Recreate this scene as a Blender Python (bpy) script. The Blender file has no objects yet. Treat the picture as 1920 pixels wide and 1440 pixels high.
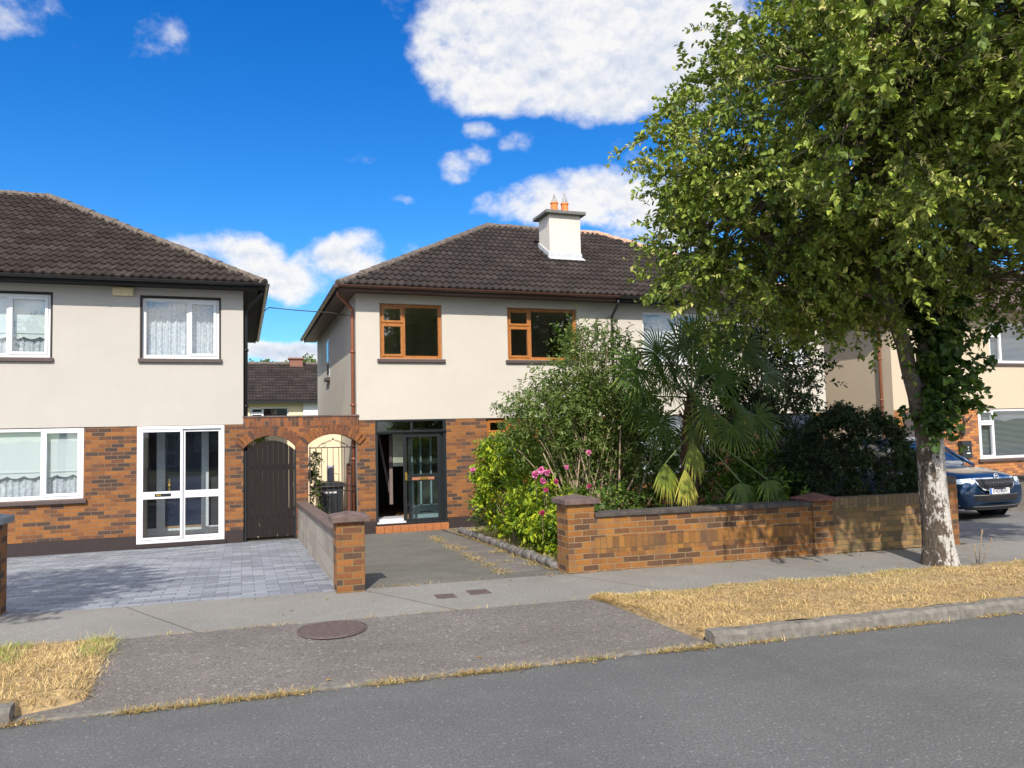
import bpy, math, random
import numpy as np
from mathutils import Vector, Matrix
random.seed(7); rng = np.random.default_rng(7)
SC = bpy.context.scene; C = SC.collection

# ------------------------------------------------------------------ camera
M = np.array([[0.9432954005950988, -0.33121766595836805, -0.022105315497028707],
              [-0.0011320230127012838, 0.06338135307437183, -0.9979887387172064],
              [0.33195256549698626, 0.9414232108034902, 0.05941239281847089]])
CZ = 1.97
cam = bpy.data.cameras.new('camera'); camo = bpy.data.objects.new('camera', cam); C.objects.link(camo)
R = np.array([M[0], -M[1], -M[2]]).T
mw = Matrix(R.tolist()).to_4x4(); mw.translation = (0, 0, CZ); camo.matrix_world = mw
cam.sensor_width = 36; cam.lens = 27.0; cam.clip_end = 5000; cam.clip_start = .05
SC.camera = camo
def ray(x, y): return M.T @ np.array([(x - 960) / 1440., (y - 720) / 1440., 1.])
def at(x, y, Y):            # a point at depth Y, sized off the photograph
    d = ray(x, y); d = d * (Y / d[1]); return np.array([d[0], d[1], d[2] + CZ])
def proj(P):
    P = np.atleast_2d(P) - np.array([0, 0, CZ]); c = P @ M.T
    return np.stack([960 + 1440 * c[:, 0] / c[:, 2], 720 + 1440 * c[:, 1] / c[:, 2]], 1)

# ------------------------------------------------------------------ exposure, sky, sun
SC.view_settings.view_transform = 'Standard'; SC.view_settings.look = 'None'
SC.view_settings.exposure = 0.60; SC.view_settings.gamma = 1
SC.render.engine = 'CYCLES'
SUN = Vector((.37, 1.0, -.92)).normalized()
W = bpy.data.worlds.new('World'); SC.world = W; W.use_nodes = True
class NT:
    def __init__(s, tree): s.t = tree; s.n = tree.nodes; s.l = tree.links
    def node(s, kind, **kw):
        n = s.n.new(kind)
        for k, v in kw.items():
            if hasattr(n, k) and k not in ('inputs',): setattr(n, k, v)
        return n
    def put(s, sock, v):
        if isinstance(v, bpy.types.NodeSocket): s.l.new(v, sock)
        elif v is not None: sock.default_value = v
    def math(s, op, a, b=None, c=None, clamp=False):
        n = s.n.new('ShaderNodeMath'); n.operation = op; n.use_clamp = clamp
        s.put(n.inputs[0], a)
        if b is not None: s.put(n.inputs[1], b)
        if c is not None: s.put(n.inputs[2], c)
        return n.outputs[0]
    def vmath(s, op, a, b=None):
        n = s.n.new('ShaderNodeVectorMath'); n.operation = op
        s.put(n.inputs[0], a)
        if b is not None: s.put(n.inputs[1], b)
        return n.outputs[0]
    def noise(s, vec, scale, detail=4, rough=.55, dist=0):
        n = s.n.new('ShaderNodeTexNoise'); s.put(n.inputs['Vector'], vec)
        n.inputs['Scale'].default_value = scale; n.inputs['Detail'].default_value = detail
        n.inputs['Roughness'].default_value = rough; n.inputs['Distortion'].default_value = dist
        return n.outputs[0]
    def ramp(s, fac, stops, interp='LINEAR'):
        n = s.n.new('ShaderNodeValToRGB'); s.put(n.inputs[0], fac); cr = n.color_ramp; cr.interpolation = interp
        while len(cr.elements) < len(stops): cr.elements.new(.5)
        for e, (p, c) in zip(cr.elements, stops):
            e.position = p; e.color = (*c, 1) if len(c) == 3 else c
        return n.outputs[0]
    def maprange(s, v, a, b, c=0., d=1., smooth=False):
        n = s.n.new('ShaderNodeMapRange'); n.interpolation_type = 'SMOOTHSTEP' if smooth else 'LINEAR'
        s.put(n.inputs[0], v)
        for i, x in enumerate((a, b, c, d)): n.inputs[i + 1].default_value = x
        return n.outputs[0]
    def mix(s, fac, a, b, mode='MIX'):
        n = s.n.new('ShaderNodeMix'); n.data_type = 'RGBA'; n.blend_type = mode
        s.put(n.inputs[0], fac)
        s.put(n.inputs[6], (*a, 1) if isinstance(a, tuple) else a); s.put(n.inputs[7], (*b, 1) if isinstance(b, tuple) else b)
        return n.outputs[2]
    def sep(s, v):
        n = s.n.new('ShaderNodeSeparateXYZ'); s.put(n.inputs[0], v); return n.outputs
    def comb(s, x, y, z):
        n = s.n.new('ShaderNodeCombineXYZ')
        for i, v in enumerate((x, y, z)): s.put(n.inputs[i], v)
        return n.outputs[0]
    def bump(s, h, strength=.3, dist=.01):
        n = s.n.new('ShaderNodeBump'); s.put(n.inputs['Height'], h)
        n.inputs['Strength'].default_value = strength; n.inputs['Distance'].default_value = dist
        return n.outputs[0]

w = NT(W.node_tree)
for n in list(w.n): w.n.remove(n)
sky = w.node('ShaderNodeTexSky'); sky.sky_type = 'NISHITA'; sky.sun_disc = False
sky.sun_elevation = math.radians(41.1); sky.sun_rotation = math.radians(198.6)
sky.altitude = 0; sky.air_density = 1.0; sky.dust_density = .35; sky.ozone_density = 2.6
hsv = w.node('ShaderNodeHueSaturation'); w.l.new(sky.outputs[0], hsv.inputs['Color'])
hsv.inputs['Saturation'].default_value = 1.35; hsv.inputs['Value'].default_value = 1.16
tc = w.node('ShaderNodeTexCoord'); dirv = tc.outputs['Generated']
dx, dy, dz = w.sep(dirv)
az = w.math('ARCTAN2', dx, dy); el = w.math('ARCSINE', dz)
wn_ = w.node('ShaderNodeTexNoise'); w.l.new(dirv, wn_.inputs['Vector']); wn_.inputs['Scale'].default_value = 6.5; wn_.inputs['Detail'].default_value = 5
wr, wg, wb = w.sep(wn_.outputs[1])
az = w.math('ADD', az, w.math('MULTIPLY', w.math('SUBTRACT', wr, .5), .16)); el = w.math('ADD', el, w.math('MULTIPLY', w.math('SUBTRACT', wg, .5), .09))
# clouds: (px centre, semi axes in px, weight); turned into compass bearing and height above the horizon
CL = [(1060, 40, 310, 120, 1.9), (1170, 130, 290, 115, 1.9), (960, 150, 170, 75, 1.3), (1220, 60, 260, 165, 1.9),
      (1120, 388, 215, 60, 1.4), (1210, 400, 120, 80, 1.3), (855, 316, 76, 28, .75), (950, 290, 44, 36, .65), (1190, 300, 60, 30, .5),
      (718, 318, 46, 20, .42), (732, 370, 24, 12, .42), (893, 262, 40, 12, .2),
      (450, 470, 125, 50, 1.2), (530, 500, 150, 46, 1.3), (645, 485, 120, 46, 1.2), (705, 460, 60, 32, .8), (790, 462, 34, 18, .6), (560, 525, 90, 18, .7),
      (548, 665, 80, 34, 1.6), (500, 640, 40, 60, .25),
      (715, 10, 46, 44, .45), (15, 25, 80, 48, .5), (160, 62, 60, 44, .22), (280, 78, 22, 34, .05), (105, 20, 40, 40, .1),
      (1700, 420, 260, 60, .5)]
val = None
for (px, py, sa, se, wt) in CL:
    d = ray(px, py); d /= np.linalg.norm(d)
    a0 = math.atan2(d[0], d[1]); e0 = math.asin(d[2])
    A = sa / 1440 * d @ M[2] / math.cos(e0); E = se / 1440 * d @ M[2]
    u = w.math('MULTIPLY', w.math('SUBTRACT', az, a0), 1 / A)
    v = w.math('MULTIPLY', w.math('SUBTRACT', el, e0), 1 / E)
    q = w.math('MULTIPLY_ADD', u, u, w.math('MULTIPLY', v, v))
    f = w.math('MULTIPLY_ADD', q, -1.0 * wt, wt)
    val = f if val is None else w.math('MAXIMUM', val, f)
# unseen cloud added for reflections and fill light, away from the bearings above
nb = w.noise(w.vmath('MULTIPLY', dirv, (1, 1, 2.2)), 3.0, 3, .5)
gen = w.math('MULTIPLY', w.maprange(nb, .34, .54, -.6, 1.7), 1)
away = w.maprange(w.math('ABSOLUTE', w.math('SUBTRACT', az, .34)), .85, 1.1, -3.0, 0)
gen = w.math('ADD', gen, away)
fill_boost = w.math('MULTIPLY_ADD', w.math('GREATER_THAN', gen, val), .9, 1.0)  # added unseen cloud glows brighter than the visible cloud, as fill light
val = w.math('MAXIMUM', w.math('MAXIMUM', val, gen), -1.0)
dv = w.vmath('MULTIPLY', dirv, (1, 1, 1.35))
n1 = w.noise(dv, 10, 10, .60, .1)
n1b = w.noise(w.vmath('ADD', dv, (0, 0, .012)), 10, 10, .60, .1)
n2 = w.noise(dv, 5.0, 2, .5)
n3 = w.noise(dv, 4.2, 4, .6, .4)
dens = w.math('ADD', w.math('ADD', val, w.math('MULTIPLY', w.math('SUBTRACT', n1, .5), 3.7)), w.math('MULTIPLY', w.math('SUBTRACT', n3, .5), 1.8))
alpha = w.maprange(dens, .05, 1.15, 0, 1, True)
relief = w.math('MULTIPLY', w.math('SUBTRACT', n1, n1b), 3.0)
thick = w.maprange(dens, .5, 2.2, 0, 1)
shade = w.math('ADD', w.math('SUBTRACT', 1.0, w.math('MULTIPLY', thick, w.maprange(n2, .35, .65, .05, .42))), relief)
ccol = w.ramp(shade, [(0.2, (.42, .50, .66)), (.62, (.74, .80, .92)), (1.0, (1.04, 1.03, 1.02))])
CLOUD = 1.0
bg = w.node('ShaderNodeBackground'); bg.inputs['Strength'].default_value = 0.1
cs = w.vmath('SCALE', ccol); w.put(cs.node.inputs['Scale'], w.math('MULTIPLY', fill_boost, 6.2))
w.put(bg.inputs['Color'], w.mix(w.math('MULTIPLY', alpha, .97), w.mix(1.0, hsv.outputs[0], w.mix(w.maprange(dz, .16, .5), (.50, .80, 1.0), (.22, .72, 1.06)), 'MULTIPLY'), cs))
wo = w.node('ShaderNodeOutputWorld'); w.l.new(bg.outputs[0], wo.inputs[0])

sl = bpy.data.lights.new('sun', 'SUN'); sl.energy = 4.0; sl.angle = math.radians(.5); sl.color = (1, .915, .80)
so = bpy.data.objects.new('sun', sl); C.objects.link(so); so.rotation_euler = SUN.to_track_quat('-Z', 'Y').to_euler()
so.location = (-6, -20, 20)

# ------------------------------------------------------------------ object helpers
ORG = {}
def tag(o, label=None, cat=None, group=None, kind=None):
    if label: o['label'] = label
    if cat: o['category'] = cat
    if group: o['group'] = group
    if kind: o['kind'] = kind
    return o
def empty(name, loc, label=None, cat=None, group=None):
    o = bpy.data.objects.new(name, None); C.objects.link(o); o.location = loc; o.empty_display_size = .2
    ORG[o.name] = Vector(loc); return tag(o, label, cat, group)
class MB:
    """collects faces; build() links them as one mesh object"""
    def __init__(s): s.v = []; s.f = []; s.m = []; s.sm = []; s.uv = {}
    def face(s, pts, m=0, smooth=False):
        i = len(s.v); s.v += [tuple(p) for p in pts]; s.f.append(tuple(range(i, i + len(pts)))); s.m.append(m); s.sm.append(smooth)
    def box(s, x0, x1, y0, y1, z0, z1, m=0):
        i = len(s.v)
        s.v += [(x0, y0, z0), (x1, y0, z0), (x1, y1, z0), (x0, y1, z0), (x0, y0, z1), (x1, y0, z1), (x1, y1, z1), (x0, y1, z1)]
        for q in ((0, 3, 2, 1), (4, 5, 6, 7), (0, 1, 5, 4), (1, 2, 6, 5), (2, 3, 7, 6), (3, 0, 4, 7)):
            s.f.append(tuple(i + k for k in q)); s.m.append(m); s.sm.append(False)
        return s
    def obox(s, o, ux, uy, uz, m=0):     # oriented box: origin corner + three edge vectors
        o, ux, uy, uz = map(np.array, (o, ux, uy, uz)); i = len(s.v)
        s.v += [tuple(p) for p in (o, o + ux, o + ux + uy, o + uy, o + uz, o + ux + uz, o + ux + uy + uz, o + uy + uz)]
        for q in ((0, 3, 2, 1), (4, 5, 6, 7), (0, 1, 5, 4), (1, 2, 6, 5), (2, 3, 7, 6), (3, 0, 4, 7)):
            s.f.append(tuple(i + k for k in q)); s.m.append(m); s.sm.append(False)
        return s
    def tube(s, pts, rad, n=8, m=0, cap=True, smooth=True):
        pts = [Vector(p) for p in pts]; rad = [rad] * len(pts) if np.isscalar(rad) else rad
        rings = []; ref = None
        for k, p in enumerate(pts):
            t = (pts[min(k + 1, len(pts) - 1)] - pts[max(k - 1, 0)]).normalized()
            if ref is None: ref = t.orthogonal().normalized()
            ref = (ref - t * ref.dot(t)).normalized(); b = t.cross(ref)
            i = len(s.v); rings.append(i)
            for j in range(n):
                a = 2 * math.pi * j / n; q = p + (ref * math.cos(a) + b * math.sin(a)) * rad[k]; s.v.append(tuple(q))
        for a, b in zip(rings, rings[1:]):
            for j in range(n):
                s.f.append((a + j, a + (j + 1) % n, b + (j + 1) % n, b + j)); s.m.append(m); s.sm.append(smooth)
        if cap:
            s.f.append(tuple(rings[0] + j for j in reversed(range(n)))); s.m.append(m); s.sm.append(False)
            s.f.append(tuple(rings[-1] + j for j in range(n))); s.m.append(m); s.sm.append(False)
        return s
    def lathe(s, c, prof, n=16, m=0):    # prof: (r, z)
        for (r0, z0), (r1, z1) in zip(prof, prof[1:]):
            for j in range(n):
                a, b = 2 * math.pi * j / n, 2 * math.pi * (j + 1) / n
                P = lambda r, z, t: (c[0] + r * math.cos(t), c[1] + r * math.sin(t), c[2] + z)
                s.face([P(r0, z0, a), P(r0, z0, b), P(r1, z1, b), P(r1, z1, a)], m, True)
        return s
    def prism(s, poly, y0, y1, m=0):     # poly in (x, z), extruded along y
        a = [(x, y0, z) for x, z in poly]; b = [(x, y1, z) for x, z in poly]; n = len(poly)
        s.face(a, m); s.face(b[::-1], m)
        for k in range(n): s.face([a[k], b[k], b[(k + 1) % n], a[(k + 1) % n]], m)
        return s
    def build(s, name, mats, parent=None, bevel=0, local=False, recalc=True):
        me = bpy.data.meshes.new(name); org = Vector((0, 0, 0))
        if parent is not None and not local: org = ORG.get(parent.name, org)
        me.from_pydata([(x - org.x, y - org.y, z - org.z) for x, y, z in s.v], [], s.f)
        mats = mats if isinstance(mats, (list, tuple)) else [mats]
        for mm in mats: me.materials.append(mm)
        me.polygons.foreach_set('material_index', s.m); me.polygons.foreach_set('use_smooth', s.sm)
        me.update()
        return link_mesh(name, me, parent, bevel, org)
def link_mesh(name, me, parent=None, bevel=0, org=None):
    o = bpy.data.objects.new(name, me); C.objects.link(o)
    if parent is not None:
        o.parent = parent; ORG[o.name] = org if org is not None else Vector((0, 0, 0))
    if bevel:
        b = o.modifiers.new('bevel', 'BEVEL'); b.width = bevel; b.segments = 2; b.limit_method = 'ANGLE'; b.angle_limit = math.radians(40)
    return o
def np_mesh(name, V, F, mats, parent=None, mi=None, smooth=False, tint=None, uv=None):
    """V (n,3), F (m,k) arrays of equal polygon size"""
    me = bpy.data.meshes.new(name); org = ORG.get(parent.name, Vector((0, 0, 0))) if parent is not None else Vector((0, 0, 0))
    V = np.asarray(V, np.float32) - np.array(org, np.float32); F = np.asarray(F, np.int32)
    me.vertices.add(len(V)); me.vertices.foreach_set('co', V.ravel())
    me.loops.add(F.size); me.loops.foreach_set('vertex_index', F.ravel())
    me.polygons.add(len(F)); me.polygons.foreach_set('loop_start', np.arange(len(F), dtype=np.int32) * F.shape[1])
    me.polygons.foreach_set('loop_total', np.full(len(F), F.shape[1], np.int32))
    for mm in (mats if isinstance(mats, (list, tuple)) else [mats]): me.materials.append(mm)
    if mi is not None: me.polygons.foreach_set('material_index', np.asarray(mi, np.int32))
    if smooth: me.polygons.foreach_set('use_smooth', np.ones(len(F), bool))
    me.update(calc_edges=True)
    if tint is not None:
        a = me.attributes.new('tint', 'FLOAT', 'FACE'); a.data.foreach_set('value', np.asarray(tint, np.float32))
    if uv is not None:
        u = me.uv_layers.new(name='UVMap'); u.data.foreach_set('uv', np.asarray(uv, np.float32)[F.ravel()].ravel())
    return link_mesh(name, me, parent, 0, org)

# ------------------------------------------------------------------ materials
def mat(name):
    m = bpy.data.materials.new(name); m.use_nodes = True; t = NT(m.node_tree)
    p = t.n['Principled BSDF']; return m, t, p
def plain(name, col, rough=.6, metal=0, var=.12, bump=.15, scale=18, coat=0):
    m, t, p = mat(name); g = t.node('ShaderNodeNewGeometry'); n = t.noise(g.outputs['Position'], scale, 5)
    lo = tuple(c * (1 - var) for c in col); hi = tuple(min(1, c * (1 + var)) for c in col)
    t.put(p.inputs['Base Color'], t.ramp(n, [(.3, lo), (.7, hi)]))
    p.inputs['Roughness'].default_value = rough; p.inputs['Metallic'].default_value = metal
    if coat: p.inputs['Coat Weight'].default_value = coat
    if bump: t.put(p.inputs['Normal'], t.bump(t.noise(g.outputs['Position'], scale * 4, 4), bump, .004))
    return m
def wall_uv(t, swap=False, rot=0):
    g = t.node('ShaderNodeNewGeometry'); x, y, z = t.sep(g.outputs['Position']); nx, ny, nz = t.sep(g.outputs['Normal'])
    side = t.math('GREATER_THAN', t.math('ABSOLUTE', nx), .7)
    top = t.math('GREATER_THAN', t.math('ABSOLUTE', nz), .7)
    u = t.math('ADD', t.math('MULTIPLY', x, t.math('SUBTRACT', 1, side)), t.math('MULTIPLY', t.math('ADD', y, .06), side))
    v = t.math('ADD', t.math('MULTIPLY', z, t.math('SUBTRACT', 1, top)), t.math('MULTIPLY', y, top))
    return (t.comb(v, u, 0) if swap else t.comb(u, v, 0)), g
BR = [(0, (.030, .022, .020)), (.17, (.045, .028, .023)), (.25, (.085, .038, .021)), (.38, (.161, .054, .015)), (.55, (.214, .074, .015)), (.78, (.286, .109, .020)), (1, (.210, .078, .017))]
def brick(name, bw=.225, bh=.075, swap=False, ramp=BR, mortar=(.20, .135, .085), dirt=.3, moss=0, zoff=0, dark=1.0, off=.5, ms=.006):
    m, t, p = mat(name); uv, g = wall_uv(t, swap)
    jit = t.vmath('SCALE', t.node('ShaderNodeTexNoise').outputs[1]); jit.node.inputs['Scale'].default_value = .012
    nn = jit.node.inputs[0].links[0].from_node; nn.inputs['Scale'].default_value = 9; t.l.new(g.outputs['Position'], nn.inputs['Vector'])
    vec = t.vmath('ADD', t.vmath('ADD', uv, jit), (0, zoff, 0))
    b = t.node('ShaderNodeTexBrick'); t.put(b.inputs['Vector'], vec)
    b.inputs['Color1'].default_value = (0, 0, 0, 1); b.inputs['Color2'].default_value = (1, 1, 1, 1); b.inputs['Mortar'].default_value = (.5, .5, .5, 1)
    b.inputs['Scale'].default_value = 1; b.inputs['Mortar Size'].default_value = ms; b.inputs['Mortar Smooth'].default_value = .25
    b.inputs['Brick Width'].default_value = bw; b.inputs['Row Height'].default_value = bh; b.inputs['Bias'].default_value = 0
    b.offset = off
    pos = g.outputs['Position']
    f = t.math('ADD', b.outputs['Color'], t.math('MULTIPLY', t.math('SUBTRACT', t.noise(pos, 30, 6, .75), .5), .9))
    f = t.math('ADD', f, t.math('MULTIPLY', t.math('SUBTRACT', t.noise(pos, 1.2, 2), .5), .5))
    col = t.ramp(f, [(q, tuple(c * dark for c in cc)) for q, cc in ramp])
    col = t.mix(t.maprange(t.noise(pos, 70, 3), .35, .7, 0, .35), col, tuple(c * .55 * dark for c in (.3, .13, .06)))
    mc = t.mix(t.noise(pos, 12, 3), tuple(c * .7 for c in mortar), mortar)
    col = t.mix(b.outputs['Fac'], col, mc)
    st = t.maprange(t.noise(t.vmath('MULTIPLY', pos, (1, 1, .35)), 3.5, 5), .48, .72, 0, dirt)
    col = t.mix(st, col, (.07, .055, .045))
    if moss:
        st = t.maprange(t.noise(pos, 4.5, 6, .65), .42, .66, 0, moss)
        col = t.mix(st, col, (.12, .115, .03))
    t.put(p.inputs['Base Color'], col); p.inputs['Roughness'].default_value = .88
    h = t.math('ADD', t.math('MULTIPLY', t.math('SUBTRACT', 1, b.outputs['Fac']), 1), t.math('MULTIPLY', t.noise(pos, 90, 4), .35))
    t.put(p.inputs['Normal'], t.bump(h, .7, .006))
    return m
def stucco(name, col, stain=.12):
    m, t, p = mat(name); g = t.node('ShaderNodeNewGeometry'); pos = g.outputs['Position']
    c = t.ramp(t.noise(pos, 1.3, 5, .6), [(.3, tuple(x * .93 for x in col)), (.7, col)])
    c = t.mix(t.maprange(t.noise(t.vmath('MULTIPLY', pos, (4, 4, .5)), 1.6, 5, .6), .52, .8, 0, stain), c, (.40, .37, .31))
    c = t.mix(t.maprange(t.noise(pos, 7, 6, .7), .69, .76, 0, .3), c, (.42, .39, .33))
    c = t.mix(t.maprange(t.noise(pos, 110, 3, .7), .3, .7, 0, .14), c, tuple(x * .6 for x in col))
    t.put(p.inputs['Base Color'], c); p.inputs['Roughness'].default_value = .93
    h = t.math('ADD', t.math('MULTIPLY', t.noise(pos, 6, 3), .5), t.noise(pos, 75, 5, .75))
    t.put(p.inputs['Normal'], t.bump(h, .55, .008)); return m
def asphalt(name, a, b, speck=.5, patch=.5, bump=.6, joint=None, sc=1.0):
    m, t, p = mat(name); g = t.node('ShaderNodeNewGeometry'); pos = g.outputs['Position']
    c = t.ramp(t.noise(pos, 160 * sc, 3, .7), [(.32, a), (.62, b)])
    c = t.mix(t.maprange(t.noise(pos, 70 * sc, 2, .6), .6, .72, 0, speck), c, tuple(min(1, x * 1.9) for x in b))
    c = t.mix(t.maprange(t.noise(pos, 95 * sc, 2, .6), .28, .40, speck, 0), c, tuple(x * .45 for x in a))
    c = t.mix(t.maprange(t.noise(pos, .8, 6, .6), .35, .7, 0, patch), c, tuple(x * .72 for x in a))
    c = t.mix(t.maprange(t.noise(pos, 3.3, 6, .65), .52, .75, 0, patch * .6), c, tuple(min(1, x * 1.25) for x in b))
    h = t.noise(pos, 120 * sc, 4, .7)
    if joint:
        x, y, z = t.sep(pos); xs = t.math('ADD', x, t.math('MULTIPLY', t.math('ADD', y, t.math('MULTIPLY', t.noise(pos, 3, 3), .05)), joint[2]))
        fr = t.math('FRACT', t.math('MULTIPLY', t.math('SUBTRACT', xs, joint[1]), 1 / joint[0]))
        d = t.math('MINIMUM', fr, t.math('SUBTRACT', 1, fr)); jm = t.maprange(d, .002, .006, 1, 0)
        c = t.mix(t.math('MULTIPLY', jm, .7), c, (.06, .055, .045)); h = t.math('SUBTRACT', h, jm)
    t.put(p.inputs['Base Color'], c); p.inputs['Roughness'].default_value = .92; p.inputs['Specular IOR Level'].default_value = .25
    t.put(p.inputs['Normal'], t.bump(h, bump, .008)); return m
def leafmat(name, stops, trans=.35, rough=.5, spec=.4):
    m, t, p = mat(name); a = t.node('ShaderNodeAttribute'); a.attribute_name = 'tint'
    g = t.node('ShaderNodeNewGeometry')
    f = t.math('ADD', a.outputs['Fac'], t.math('MULTIPLY', t.math('SUBTRACT', t.noise(g.outputs['Position'], 5, 3), .5), .25))
    col = t.ramp(f, stops); t.put(p.inputs['Base Color'], col); p.inputs['Roughness'].default_value = rough
    p.inputs['Specular IOR Level'].default_value = spec
    tr = t.node('ShaderNodeBsdfTranslucent'); t.put(tr.inputs[0], t.mix(.45, col, (.25, .38, .03)))
    mx = t.node('ShaderNodeMixShader'); mx.inputs[0].default_value = trans
    t.l.new(p.outputs[0], mx.inputs[1]); t.l.new(tr.outputs[0], mx.inputs[2])
    t.l.new(mx.outputs[0], t.n['Material Output'].inputs[0]); return m
def glassmat(name, tint=(.8, .85, .88), base=.06, wav=.0):
    m, t, p = mat(name); t.n.remove(p)
    tr = t.node('ShaderNodeBsdfTransparent'); tr.inputs[0].default_value = (*tint, 1)
    gl = t.node('ShaderNodeBsdfGlossy'); gl.inputs['Roughness'].default_value = .015
    g = t.node('ShaderNodeNewGeometry')
    if wav: t.put(gl.inputs['Normal'], t.bump(t.noise(g.outputs['Position'], 1.6, 2), wav, .02))
    dt = t.vmath('DOT_PRODUCT', g.outputs['Incoming'], g.outputs['Normal']).node.outputs['Value']
    fr = t.math('POWER', t.math('SUBTRACT', 1, t.math('ABSOLUTE', dt)), 5)
    f = t.math('ADD', t.math('MULTIPLY', fr, .9), .05 + base, clamp=True)
    mx = t.node('ShaderNodeMixShader'); t.put(mx.inputs[0], f)
    t.l.new(tr.outputs[0], mx.inputs[1]); t.l.new(gl.outputs[0], mx.inputs[2]); t.l.new(mx.outputs[0], t.n['Material Output'].inputs[0]); return m
def tilemat(name, a, b, c3):
    m, t, p = mat(name); u = t.node('ShaderNodeUVMap'); ux, uy, _ = t.sep(u.outputs[0]); g = t.node('ShaderNodeNewGeometry')
    cell = t.comb(t.math('FLOOR', t.math('MULTIPLY', ux, 1 / .33)), t.math('FLOOR', t.math('MULTIPLY', t.math('ADD', uy, .001), 1 / .345)), 0)
    wn = t.node('ShaderNodeTexWhiteNoise'); wn.noise_dimensions = '3D'; t.put(wn.inputs[0], cell)
    pos = g.outputs['Position']
    f = t.math('ADD', t.math('MULTIPLY', wn.outputs[0], .30), t.math('MULTIPLY', t.noise(pos, 30, 5, .7), .75))
    col = t.ramp(f, [(.25, a), (.6, b), (.95, c3)])
    col = t.mix(t.maprange(t.noise(pos, 9, 6, .7), .6, .78, 0, .35), col, (.13, .115, .09))
    t.put(p.inputs['Base Color'], col); p.inputs['Roughness'].default_value = .9; p.inputs['Specular IOR Level'].default_value = .15
    t.put(p.inputs['Normal'], t.bump(t.noise(pos, 120, 4, .7), .35, .005)); return m
def bark(name):
    m, t, p = mat(name); g = t.node('ShaderNodeNewGeometry'); pos = g.outputs['Position']
    x, y, z = t.sep(pos)
    n = t.noise(t.vmath('MULTIPLY', pos, (1, 1, .55)), 15, 8, .75, .3); big = t.noise(pos, 1.6, 2)
    # pale grey lichen plates over dark brown bark, most on the right hand side of the trunk
    side = t.maprange(t.math('ADD', x, t.math('MULTIPLY', z, .03)), 8.40, 8.60, -.09, .10)
    f = t.math('ADD', t.math('ADD', n, side), t.math('MULTIPLY', t.math('SUBTRACT', big, .5), .25))
    low = t.maprange(z, 1.7, 2.4, 0, .02)
    f = t.math('ADD', f, low)
    dk = t.ramp(t.noise(t.vmath('MULTIPLY', pos, (1, 1, .25)), 40, 5, .7), [(.3, (.035, .026, .020)), (.7, (.13, .10, .075))])
    lt = t.ramp(t.noise(pos, 30, 4, .7), [(.3, (.30, .285, .26)), (.7, (.58, .56, .53))])
    k = t.maprange(f, .485, .53, 0, 1)
    up = t.maprange(z, 2.0, 3.0, 0, .75)
    col = t.mix(up, t.mix(k, dk, lt), t.mix(t.noise(pos, 25, 3), (.10, .085, .07), (.19, .17, .14)))
    t.put(p.inputs['Base Color'], col); p.inputs['Roughness'].default_value = .9
    t.put(p.inputs['Normal'], t.bump(t.math('ADD', f, t.noise(t.vmath('MULTIPLY', pos, (1, 1, .3)), 50, 4)), .8, .02)); return m

m_stucco = stucco('cream_render', (.521, .484, .425))
m_stucco1 = stucco('pale_render', (.455, .428, .397), .16)
m_stucco4 = stucco('yellow_render', (.532, .442, .326), .06)
m_brick = brick('house_brick')
m_brick_s = brick('house_brick_soldier', .225, .075, swap=True)
m_link = brick('arch_wall_brick', ramp=[(0, (.047, .026, .020)), (.3, (.087, .034, .020)), (.5, (.162, .047, .017)), (.72, (.229, .067, .017)), (1, (.302, .106, .027))], mortar=(.174, .118, .074), dirt=.4)
m_soldier = brick('arch_soldier_brick', .215, .075, swap=True, ramp=[(0, (.047, .026, .020)), (.3, (.087, .034, .020)), (.55, (.182, .053, .017)), (1, (.289, .095, .022))], mortar=(.174, .118, .074), dirt=.4)
m_wallb = brick('garden_brick', zoff=.02, ms=.0065, mortar=(.268, .187, .104), ramp=[(0, (.054, .030, .015)), (.2, (.090, .040, .017)), (.38, (.151, .061, .015)), (.58, (.240, .091, .015)), (1, (.299, .132, .022))], dirt=.45)
m_pier = brick('pier_brick', zoff=.03, bw=.225, mortar=(.209, .151, .067), dirt=.2, ms=.006)
m_walls = brick('garden_soldier', .40, .085, swap=True, ramp=[(0, (.084, .039, .017)), (.35, (.162, .072, .017)), (.7, (.252, .110, .020)), (1, (.276, .132, .027))], mortar=(.120, .083, .034), dirt=.5, off=0, ms=.004)
m_mossb = brick('mossy_brick', .225, .075, ramp=[(0, (.090, .059, .036)), (.4, (.180, .108, .045)), (.75, (.288, .171, .063)), (1, (.324, .180, .072))], mortar=(.135, .108, .077), dirt=.5, moss=.5)
m_mosss = brick('mossy_soldier', .225, .075, swap=True, ramp=[(0, (.10, .07, .045)), (.5, (.18, .12, .07)), (1, (.28, .19, .10))], mortar=(.08, .065, .05), dirt=.6, moss=.4)
m_block = brick('concrete_block', .45, .225, ramp=[(0, (.27, .25, .215)), (.5, (.34, .315, .27)), (1, (.40, .37, .32))], mortar=(.22, .20, .17), dirt=.3, zoff=.1, ms=.005)
m_pave = brick('drive_paving', .30, .15, ramp=[(0, (.138, .168, .206)), (.4, (.186, .222, .267)), (.75, (.234, .273, .324)), (1, (.282, .320, .358))], mortar=(.075, .090, .105), dirt=.12, ms=.005)
m_plinth = plain('plinth_paint', (.022, .013, .013), .7)
m_sill = plain('sill_paint', (.071, .050, .047), .55)
m_cope = plain('coping_brown', (.108, .074, .066), .8, var=.35, bump=.4, scale=9)
m_copedark = plain('coping_weathered', (.060, .050, .046), .85, var=.5, bump=.5, scale=7)
m_capgrey = plain('cap_grey', (.13, .13, .125), .8, var=.3, bump=.4)
m_tile = tilemat('roof_tile', (.019, .016, .014), (.039, .031, .029), (.081, .068, .061))
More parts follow.
